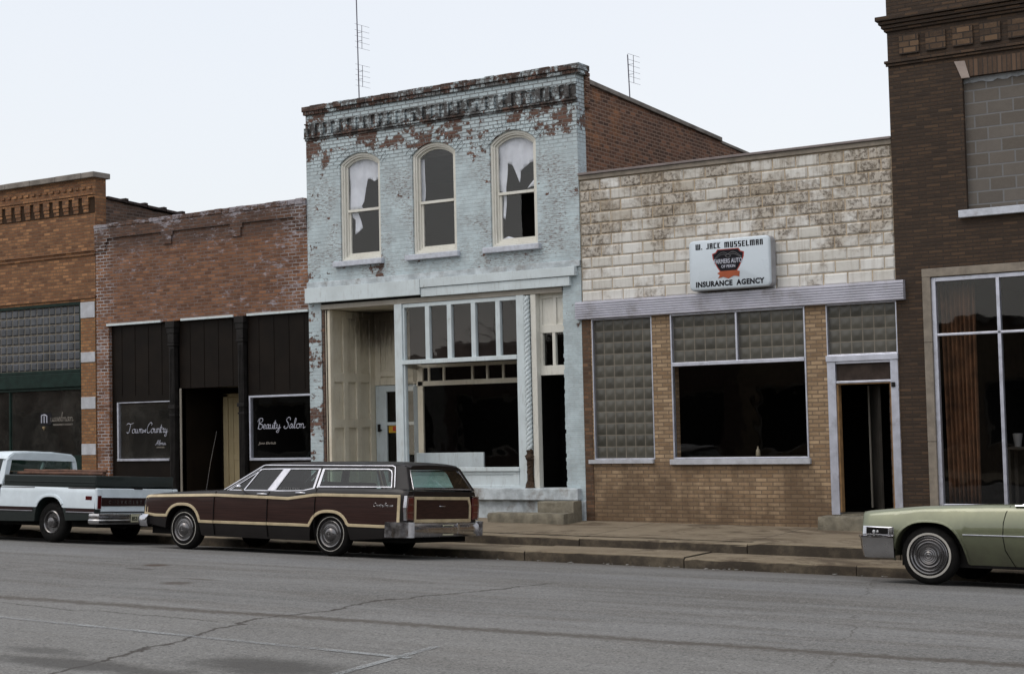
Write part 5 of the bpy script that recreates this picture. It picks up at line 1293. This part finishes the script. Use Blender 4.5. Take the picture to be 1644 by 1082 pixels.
MB().quad((ws[0][0], HW-ws[0][1], .99), (ws[1][0], HW-ws[1][1], 1.385), (ws[1][0], HW+ws[1][1], 1.385), (ws[0][0], HW+ws[0][1], .99)).build('windscreen', C_['glass'], wg)
def tail_glass(c0, c1, h0, h1):
    return [(c0[0], HW-h0, c0[1]), (c0[0], HW+h0, c0[1]), (c1[0], HW+h1, c1[1]), (c1[0], HW-h1, c1[1])]
tg = tail_glass((1.435, 1.055), (1.245, 1.385), .80, .66); ti = tail_glass((1.425, 1.075), (1.255, 1.368), .775, .64)
m = MB(); m.add([tuple(p) for p in tg]+[tuple(p) for p in ti]+[(p[0]-.03, p[1], p[2]-.01) for p in tg]+[(p[0]-.03, p[1], p[2]-.01) for p in ti], [(i, (i+1) % 4, 4+(i+1) % 4, 4+i) for i in range(4)]+[(8+i, 12+i, 12+(i+1) % 4, 8+(i+1) % 4) for i in range(4)]+[(i, 8+i, 8+(i+1) % 4, (i+1) % 4) for i in range(4)]+[(4+i, 4+(i+1) % 4, 12+(i+1) % 4, 12+i) for i in range(4)])
TG = m.build('tailgate_window_trim', C_['chrome'], wg, bevel=.003)
MB().add(ti, [(0, 1, 2, 3)]).build('tailgate_window', C_['glass'], TG, fixn=False)
tp = MB(); tp.yz(rect(HW-.79, HW+.79, .54, 1.03), 1.40, 1.432); TP = tp.build('tailgate', C_['brown'], wg, bevel=.012)
def tring(y0, y1, z0, z1, d): return [(HW+y0+d, z0+d), (HW+y1-d, z0+d), (HW+y1-d*1.0, z0+.25), (HW+y1-.05-d, z1-d), (HW+y0+d, z1-d)]
MB().ring(tring(-.775, .765, .555, .945, 0), tring(-.775, .765, .555, .945, .047), lambda y, z: (1.449, y, z), lambda y, z: (1.43, y, z)).build('cream_moulding', C_['cream'], TP, bevel=.006)
MB().yz(rect(HW-.74, HW+.70, .60, .90), 1.43, 1.437).build('wood_panel', C_['wood'], TP)
MB().tube([(1.438, HW-.11, .80), (1.452, HW-.09, .80), (1.452, HW+.03, .80), (1.438, HW+.05, .80)], .008, 6).build('tailgate_handle', C_['chrome'], TP, smooth=60)
rbp = [(1.16, -1.015), (1.34, -1.02), (1.43, -.985), (1.475, -.90), (1.485, -.6), (1.487, 0), (1.485, .6), (1.475, .90), (1.43, .985), (1.34, 1.02), (1.16, 1.015)]
bpf = [(-.03, .335), (.0, .328), (.022, .345), (.036, .38), (.042, .42), (.042, .46), (.034, .50), (.018, .53), (-.01, .55), (-.05, .558), (-.10, .558), (-.10, .335)]
o = sweep([(x, y) for x, y in rbp][::-1], bpf, HW).build('rear_bumper', C_['chrome_dull'], wg, smooth=60)
for sg in (-1, 1):
    cp = sweep([(1.14, sg*1.017), (1.34, sg*1.024), (1.435, sg*.988), (1.482, sg*.89)][::-sg], [(p[0]+.008, p[1]+(.004 if p[1] > .4 else -.004)) for p in bpf], HW)
    cp.build('bumper_end', C_['chrome'], o, smooth=60)
MB().box(1.505, 1.53, HW+.27, HW+.34, .37, .54).build('bumper_guard', C_['chrome'], o, bevel=.012)
lp = MB().box(1.516, 1.522, HW-.12, HW+.17, .355, .515).build('licence_plate', C_['plate'], wg, bevel=.003)
text('plate_number', '4Z48', .11, (1.5235, HW-.10, .385), C_['ink'], lp, rot=(pi/2, 0, pi/2), extr=.001, off=.003)
MB().box(1.5225, 1.5235, HW-.09, HW+.14, .492, .502).build('plate_legend', C_['ink'], lp)
fbp = [(-3.88, -1.0), (-3.97, -1.005), (-4.10, -.95), (-4.17, -.6), (-4.19, 0), (-4.17, .6), (-4.10, .95), (-3.97, 1.005), (-3.88, 1.0)]
sweep(fbp, [(-.03, .355), (.02, .36), (.05, .43), (.045, .52), (.01, .56), (-.06, .555), (-.06, .36)], HW).build('front_bumper', C_['chrome'], wg, smooth=35)
MB().box(-4.09, -4.05, .12, 2*HW-.12, .56, .82).build('grille', C_['under'], wg, bevel=.01)
for sg in (-1, 1): MB().lathe([(.0, 0), (.07, .004), (.085, -.02)], (-4.09, HW+sg*.72, .69), 4, -1)
sb = MB()
for x0_, x1_ in ((-1.42, -1.28), (-.62, -.48)):
    for c in (-.36, .36): sb.box(x0_, x1_, HW+c-.30, HW+c+.30, .8, 1.14)
sb.box(-2.2, -2.0, HW-.8, HW+.8, .9, 1.03)
seat = MB().box(-1.42, -1.28, HW-.66, HW-.06, .9, 1.16).build('seat', C_['seat'], wg, bevel=.04); MB().box(-1.42, -1.28, HW+.06, HW+.66, .9, 1.16).build('seat', C_['seat'], wg, bevel=.04)
MB().box(-.50, -.36, HW-.68, HW+.68, .9, 1.15).build('rear_seat', C_['seat'], wg, bevel=.04)
MB().box(-2.24, -1.98, HW-.8, HW+.8, .9, 1.03).build('dashboard', C_['seat'], wg, bevel=.03)
st_ = MB(); N = 24; st_.loft([[(-1.80+.012*cos(b)*.4+sin(a)*(.19+.012*cos(b))*.35, HW-.38+cos(a)*(.19+.012*cos(b)), 1.04+sin(a)*(.19+.012*cos(b))*.9+.012*sin(b)) for b in [2*pi*j/6 for j in range(6)]] for a in [2*pi*i/N for i in range(N+1)]], caps=False)
st_.build('steering_wheel', C_['seat'], wg, smooth=60)
MB().tube([(-3.01, .44, .94), (-2.93, .44, 1.45), (-2.82, .44, 1.96)], .0055, 5, .003).build('radio_antenna', C_['chrome'], wg, smooth=60)
t_ = text('window_lettering', 'MUSSELMAN', .062, (-1.13, HW-.915, 1.008), C_['lens'], wg, extr=.001, sp=1.35)
def car_script(c, s, xa, xb, z, h, sg, mat, r=.003):
    adv = [ADV.get(q, .46) for q in s]; k = (xb-xa)/sum(adv); x = xa; P_ = []
    for q, a in zip(s, adv):
        for st1 in GL.get(q, GL['n']):
            P_.append([(x+px*k+.22*pz*h*.6, c.y(x, z, sg)+sg*.007, z+pz*h) for px, pz in st1])
        x += a*k
    return strokes('script_badge', P_, mat, c.r, r)
car_script(W_C, 'CountrySnuare', .84, 1.20, .79, .045, -1, C_['chrome_dull'])

# ---------------------------------------------------------------- pickup truck
HT = 1.0
pk = vehicle('pickup_truck', 'white and dark green pickup truck parked ahead of the station wagon at the far left', 'truck', -7.63, -4.86, HT)
zsT = [(-4.15, .93), (-4.05, .98), (-2.6, 1.02), (1.13, .985)]; zcT = [(-4.15, .95), (-4.0, 1.02), (-2.6, 1.08), (-1.33, 1.05), (-1.3, .95), (1.13, .95)]
rkT = [(-4.15, .40), (-3.7, .36), (-3, .32), (-.5, .36), (1.13, .42)]; hwT = [(-4.15, .90), (-4.0, .97), (-3.6, 1.0), (1.0, 1.0), (1.13, .985)]
def pfT(z, zs):
    d = zs-z; k = 1.0
    if d < .08: k -= .045*(1-d/.08)**2
    if z < .55: k -= .05*((.55-z)/.3)**1.5
    return k-.018*max(0, min(1, (z-.66)/.3))
T_C = Car(pk, HT, hwT, zsT, zcT, rkT, [(-3.23, .43, .80), (.0, .41, .80)], pfT, -4.15, 1.13)
cb_ = T_C.body(C_['dgreen'], -4.15, -1.38, 'cab_body'); bd_ = T_C.body(C_['dgreen'], -1.33, 1.13, 'cargo_bed')
MB().box(-3.9, 1.0, .2, 2*HT-.2, .28, .78).build('underbody', C_['under'], pk)
tcap = [(.205, -.02), (.205, .0), (.19, .012), (.175, .0), (.16, -.035), (.10, -.04), (.095, -.01), (.08, .022), (.05, .034), (0, .036)]
for x in (-3.23, 0.0):
    for sg in (-1, 1): wheel(pk, x, HT+sg*.93, .355, sg, .355, None, tcap)
for sg in (-1, 1):
    for a, b in ((-4.10, -1.39), (-1.32, 1.12)):
        lo = lambda x: max(.615, T_C.arch(x, .0)); hi = lambda x: lerp([(-4.1, .90), (-3.9, .945), (-2.6, .985), (1.13, .965)], x)
        T_C.patch('side_panel', C_['pwhite'], T_C.xs(a, b, .08), lo, hi, sg, .005)
        T_C.patch('trim_band', C_['stripe'], [x for x in T_C.xs(a, b, .08) if T_C.arch(x, .0) < .56], lambda x: .555, lambda x: .612, sg, .006, 2) if False else None
    for a, b in ((.43, 1.12), (-1.32, -.43), (-2.78, -1.4)):
        xs_b = [a+(b-a)*k/12 for k in range(13)]
        T_C.patch('trim_band', C_['stripe'], xs_b, lambda x: .555, lambda x: .612, sg, .007, 3)
        T_C.ribbon('trim_strip', C_['chrome'], [(x, .545) for x in xs_b], .016, sg, .014)
        T_C.ribbon('trim_strip', C_['stripe'], [(x, .962) for x in xs_b], .012, sg, .012)
    ar = archline(T_C, 0, .41, .80, .025, .62, .62); T_C.ribbon('wheel_lip', C_['pwhite'], ar, .05, sg, .020, bev=.008)
    ar = archline(T_C, -3.23, .43, .80, .025, .62, .62); T_C.ribbon('wheel_lip', C_['pwhite'], ar, .05, sg, .020, bev=.008)
    for x in (-2.62, -1.45): T_C.ribbon('door_seam', C_['under'], [(x, .42), (x, .7), (x, .98)], .01, sg, .009, bev=0)
    y = T_C.y(1.05, .80, sg); MB().box(.90, 1.05, min(y, y+sg*.016), max(y, y+sg*.016), .76, .83).build('side_marker', C_['tail'], pk, bevel=.005)
    a0, a1 = HT+sg*.87, HT+sg*.985
    MB().box(1.10, 1.165, min(a0, a1), max(a0, a1), .60, .965).build('corner_post', C_['pwhite'], pk, bevel=.02)
    MB().box(1.16, 1.178, min(a0, a1)+.02, max(a0, a1)-.015, .61, .84).build('tail_lamp', C_['tail'], pk, bevel=.006)
# tailgate with a dark lettered band
tg = MB().box(1.105, 1.15, HT-.865, HT+.865, .56, .965).build('tailgate', C_['pwhite'], pk, bevel=.012)
MB().box(1.148, 1.156, HT-.86, HT+.86, .665, .80).build('tailgate_band', C_['stripe'], tg, bevel=.003)
MB().box(1.148, 1.158, HT-.86, HT+.86, .80, .808).box(1.148, 1.158, HT-.86, HT+.86, .657, .665).build('band_edge', C_['chrome'], tg)
text('lettering', 'CHEVROLET', .085, (1.1575, HT-.70, .70), C_['letter_g'] if 'letter_g' in C_ else C_['hub'], tg, rot=(pi/2, 0, pi/2), sp=1.95, extr=.001, off=.001)
MB().box(1.115, 1.16, HT-.10, HT+.10, .955, .985).build('tailgate_latch', C_['iron'] if 'iron' in C_ else C_['under'], tg, bevel=.006)
bp = [(1.02, -1.0), (1.13, -1.01), (1.21, -.965), (1.235, -.85), (1.24, 0), (1.235, .85), (1.21, .965), (1.13, 1.01), (1.02, 1.0)]
sweep(bp[::-1], [(-.03, .35), (.0, .345), (.025, .365), (.03, .41), (.012, .43), (.018, .49), (.008, .525), (-.02, .54), (-.08, .54), (-.08, .35)], HT).build('rear_bumper', C_['chrome_dull'], pk, smooth=35)
lp = MB().box(1.272, 1.278, HT-.27, HT+.03, .38, .52).build('licence_plate', C_['plate'], pk, bevel=.003)
text('plate_number', '8531 B', .095, (1.2795, HT-.255, .41), C_['ink'], lp, rot=(pi/2, 0, pi/2), extr=.001, off=.003, sp=.92)
MB().box(-1.28, 1.08, .05, 2*HT-.05, .985, 1.185).build('bed_cover', C_['dgreen'], pk, bevel=.02)
MB().box(-1.27, 1.085, .035, .05, 1.06, 1.075).build('cover_moulding', C_['dgreen'], pk, bevel=.004)
# cab
cabp = [(-.93, 1.0), (-.90, 1.16), (-.84, 1.45), (-.80, 1.54), (-.70, 1.60), (-.3, 1.625), (.3, 1.625), (.70, 1.60), (.80, 1.54), (.84, 1.45), (.90, 1.16), (.93, 1.0)]
rf = MB(); rings = []
for x, s_, dz in ((-2.25, .93, -.035), (-2.1, .97, -.01), (-1.9, 1, .0), (-1.5, 1, .0), (-1.40, .985, -.012), (-1.36, .96, -.03)):
    pr = [(y*s_, z+dz) for y, z in cabp[2:-2]]; pr = [(pr[0][0]+.0, 1.47+dz*.5)]+pr[1:-1]+[(pr[-1][0], 1.47+dz*.5)]
    rings.append([(x, HT+y, z) for y, z in pr])
rf.loft(rings).build('cab_roof', C_['pwhite'], pk, smooth=45)
outer = [(HT+y*.985, z-.01) for y, z in cabp]; inner = [(HT+(y+(.10 if y < 0 else -.10))*.97, min(z, 1.535) if z > 1.1 else 1.13) for y, z in cabp]
CBK = MB().ring(outer, inner, lambda y, z: (-1.36-.02*(z-1), y, z), lambda y, z: (-1.42-.02*(z-1), y, z)).build('cab_back', C_['pwhite'], pk, bevel=.008)
MB().add([(-1.385, y, z) for y, z in inner], [tuple(range(len(inner)))]).build('rear_window', C_['glass'], CBK, fixn=False)
for sg in (-1, 1):
    gp(pk, 'windscreen_pillar', C_['pwhite'], [(-2.62, 1.0), (-2.20, 1.5), (-2.12, 1.5), (-2.52, 1.0)], (1.0, .93), (1.5, .80), sg, 0, .05, HT, .008)
    gp(pk, 'side_window', C_['glass'], [(-2.52, 1.03), (-2.14, 1.47), (-1.50, 1.47), (-1.50, 1.03)], (1.0, .93), (1.5, .80), sg, -.01, None, HT, 0)
    gp(pk, 'rear_pillar', C_['pwhite'], [(-1.50, 1.0), (-1.50, 1.5), (-1.37, 1.5), (-1.37, 1.0)], (1.0, .93), (1.5, .80), sg, 0, .05, HT, .008)
MB().quad((-2.60, .1, 1.02), (-2.18, .22, 1.50), (-2.18, 2*HT-.22, 1.50), (-2.60, 2*HT-.1, 1.02)).build('windscreen', C_['glass'], pk)
MB().box(-1.60, -1.45, .15, 2*HT-.15, .9, 1.24).build('bench_seat', C_['seat'], pk, bevel=.05)
sweep([(-3.95, -1.0), (-4.12, -.99), (-4.22, -.9), (-4.25, 0), (-4.22, .9), (-4.12, .99), (-3.95, 1.0)], [(-.03, .40), (.02, .41), (.03, .5), (.01, .57), (-.05, .57), (-.05, .40)], HT).build('front_bumper', C_['chrome'], pk, smooth=35)
MB().box(-4.18, -4.14, .15, 2*HT-.15, .60, .88).build('grille', C_['hubdark'], pk, bevel=.01)
for k, (yy, zz, xa, xb) in enumerate(((.30, 1.215, -1.2, 1.0), (.42, 1.213, -1.25, .92), (.36, 1.258, -1.1, 1.02))):
    c = Matrix.Translation(pk.location) @ pk.rotation_euler.to_matrix().to_4x4()
    p = thing('lumber', ['rusty brown pole on the truck bed cover, nearest the street side', 'rusty brown pole on the truck bed cover, farther from the street side', 'rusty brown pole lying on top of the other two on the truck bed cover'][k], 'pole', tuple(c @ Vector((xa, yy, zz-.03))), 'poles lying on the truck bed cover')
    MB().tube([tuple(c @ Vector((xa+(xb-xa)*q/6, yy+.01*sin(q), zz+.004*sin(q*2+k)))) for q in range(7)], .030, 8).build('pole', bpy.data.materials.get('rusty pole') or plain('rusty pole', (.13, .06, .035), .8, var=.4, sc=8), p, smooth=50)

# ---------------------------------------------------------------- sage green coupe
HC = 1.01
cq = vehicle('green_coupe', 'long sage green car with whitewall tyre, front half in view at the right', 'car', 8.12, -4.86, HC)
zsC = [(-.87, .872), (-.84, .884), (-.78, .896), (-.10, .962), (.7, .998), (1.3, 1.01), (3.2, .98), (4.6, .86), (4.80, .80)]
zcC = [(-.87, .875), (-.8, .900), (-.1, .968), (.9, 1.022), (1.2, 1.0), (3.3, .98), (3.5, .99), (4.8, .84)]
rkC = [(-.87, .40), (-.5, .34), (.45, .235), (3.0, .235), (4.0, .27), (4.8, .38)]; hwC = [(-.87, .93), (-.84, .96), (-.6, .985), (.2, 1.01), (3.5, 1.01), (4.7, .94), (4.8, .90)]
def pfC(z, zs):
    d = zs-z; k = 1.0
    if d < .05: k -= .035*(1-d/.05)**2
    if d < .34: k -= .085*(1-d/.34)**1.8
    if z < .66: k -= .19*((.66-z)/.42)**1.8
    return k-.004*max(0, min(1, (z-.6)/.2))
C_C = Car(cq, HC, hwC, zsC, zcC, rkC, [(-.005, .462, .762), (3.30, .43, .66)], pfC, -.87, 4.80)
C_C.body(C_['sage'])
MB().box(-.38, 4.6, .18, 2*HC-.18, .22, .72).build('underbody', C_['under'], cq)
ccap = [(.232, -.01), (.234, .010), (.225, .018), (.214, .010), (.206, -.004), (.196, .000), (.188, .010), (.180, .004), (.172, -.004), (.160, -.002), (.152, .008), (.145, .0), (.130, -.004), (.112, .012), (.108, .022), (.096, .018), (.088, .026), (.074, .022), (.064, .030), (.050, .027), (.038, .034), (.024, .031), (.014, .038), (0, .038)]
for x in (-.005, 3.30):
    for sg in (-1, 1): wheel(cq, x, HC+sg*.945, .358, sg, .358, (.250, .279), ccap)
for sg in (-1, 1):
    C_C.ribbon('side_moulding', M['alu'], [(x, .625) for x in [.43+.1*k for k in range(26)]], .011, sg, .012, bev=.003)
    C_C.ribbon('door_seam', C_['under'], [(.99, .985), (.945, .90), (.92, .78), (.915, .62), (.93, .45), (.985, .33), (1.02, .25)], .009, sg, .0045, bev=0)
    C_C.ribbon('door_seam', C_['under'], [(2.45, .98), (2.46, .6), (2.44, .25)], .009, sg, .0045, bev=0)
    C_C.ribbon('wheel_lip', C_['sage'], archline(C_C, -.005, .462, .762, .014, .25, .25), .030, sg, .014, bev=.006)
    # wrap round lamp unit
    ho = [(-.855, .592), (-.435, .588), (-.445, .695), (-.852, .703)]; hi_ = [(-.80, .605), (-.51, .602), (-.51, .683), (-.80, .688)]
    L_ = MB().ring(ho, hi_, lambda x, z: (x, C_C.y(x, z, sg)+sg*.012, z), lambda x, z: (x, C_C.y(x, z, sg)-sg*.01, z)).build('lamp_bezel', C_['chrome'], cq, bevel=.004)
    C_C.patch('lamp_recess', C_['under'], [-.80+.29*k/6 for k in range(7)], lambda x: .603, lambda x: .686, sg, .003, 3, parent=L_)
    for q in range(3): MB().lathe([(0, .01), (.016, .006), (.022, 0)], (-.70+.05*q, C_C.y(-.7, .64, sg)+sg*.004, .632), 10, -1 if sg < 0 else 1).build('lamp_lens', C_['lens'], L_)
    C_C.patch('marker_lens', C_['hub'], [-.495, -.45], lambda x: .603, lambda x: .683, sg, .014, 2, parent=L_)
    for q in range(2): MB().lathe([(0, .03), (.07, .02), (.082, 0)], (0, 0, 0), 16, -1)
    hl = MB()
    for q in (.60, .78):
        hl.loft([[(-.872-o_, HC+sg*q+r_*cos(a), .645+r_*.9*sin(a)) for a in [2*pi*j/16 for j in range(16)]] for r_, o_ in ((.075, 0), (.07, .015), (.03, .022))])
    hl.build('headlamp_pair', C_['lens'], cq, smooth=50, kind=None)
MB().box(-.90, -.86, HC-.5, HC+.5, .56, .72).build('grille', C_['chrome_dull'], cq, bevel=.01)
bp = [(-.44, -1.005), (-.70, -1.01), (-.85, -.98), (-.90, -.90), (-.94, -.5), (-.96, 0), (-.94, .5), (-.90, .90), (-.85, .98), (-.70, 1.01), (-.44, 1.005)]
sweep(bp, [(-.08, .305), (-.045, .315), (-.015, .42), (.0, .545), (.012, .565), (.005, .583), (-.03, .585), (-.10, .56)], HC).build('front_bumper', C_['chrome_dull'], cq, smooth=30)
tr_ = sweep(bp, [(.002, .556), (.020, .562), (.020, .580), (-.01, .590)], HC).build('bumper_edge', C_['chrome'], cq, smooth=30)
sweep([(x, y) for x, y in [(4.4, 1.0), (4.7, .99), (4.86, .9), (4.9, 0), (4.86, -.9), (4.7, -.99), (4.4, -1.0)]], [(-.05, .34), (.0, .35), (.03, .45), (.0, .58), (-.06, .58)], HC).build('rear_bumper', C_['chrome_dull'], cq, smooth=35)
base, top = (1.0, .92), (1.36, .72)
for sg in (-1, 1):
    gp(cq, 'windscreen_pillar', C_['chrome'], [(1.10, .99), (1.72, 1.345), (1.80, 1.345), (1.21, .995)], base, top, sg, .004, .04, HC, .006)
    gp(cq, 'side_window', C_['glass'], [(1.24, 1.0), (1.80, 1.34), (2.9, 1.34), (3.1, 1.0)], base, top, sg, -.004, None, HC, 0)
    gp(cq, 'belt_moulding', C_['chrome'], [(1.05, .985), (1.05, 1.0), (3.2, 1.0), (3.2, .985)], base, top, sg, .03, .02, HC, .003)
    gp(cq, 'roof_pillar', C_['sage'], [(3.08, 1.0), (2.88, 1.36), (3.15, 1.36), (3.75, 1.0)], base, top, sg, .004, .06, HC, .01)
    mm_ = MB(); mm_.box(1.36, 1.44, *sorted((HC+sg*1.0, HC+sg*1.13)), 1.02, 1.10)
    mm_.build('wing_mirror', C_['chrome'], cq, bevel=.02)
rings = []
for x, dz, wd_ in ((1.70, -.03, .66), (1.8, -.005, .70), (2.2, .015, .72), (2.8, .012, .72), (3.1, -.01, .70), (3.2, -.035, .66)):
    z_ = 1.36+dz; P_ = [(HC-wd_, z_-.015), (HC-wd_+.05, z_+.025)]+[(HC-wd_*k, z_+.025+.02*(1-k*k)) for k in (.6, .2, -.2, -.6)]+[(HC+wd_-.05, z_+.025), (HC+wd_, z_-.015)]
    rings.append([(x, y, z) for y, z in P_])
MB().loft(rings).build('roof', C_['sage'], cq, smooth=45)
MB().quad((1.14, .12, 1.0), (1.76, .32, 1.355), (1.76, 2*HC-.32, 1.355), (1.14, 2*HC-.12, 1.0)).build('windscreen', C_['glass'], cq)
MB().quad((3.72, .14, 1.0), (3.14, .34, 1.35), (3.14, 2*HC-.34, 1.35), (3.72, 2*HC-.14, 1.0)).build('rear_window', C_['glass'], cq)
MB().box(2.3, 2.48, .2, 2*HC-.2, .85, 1.12).build('front_seat', C_['seat'], cq, bevel=.05)
MB().box(1.2, 1.5, .14, 2*HC-.14, .9, 1.01).build('dashboard', C_['seat'], cq, bevel=.03)

for o in list(bpy.data.objects):
    for k in ('_abs', '_base'):
        if k in o: del o[k]
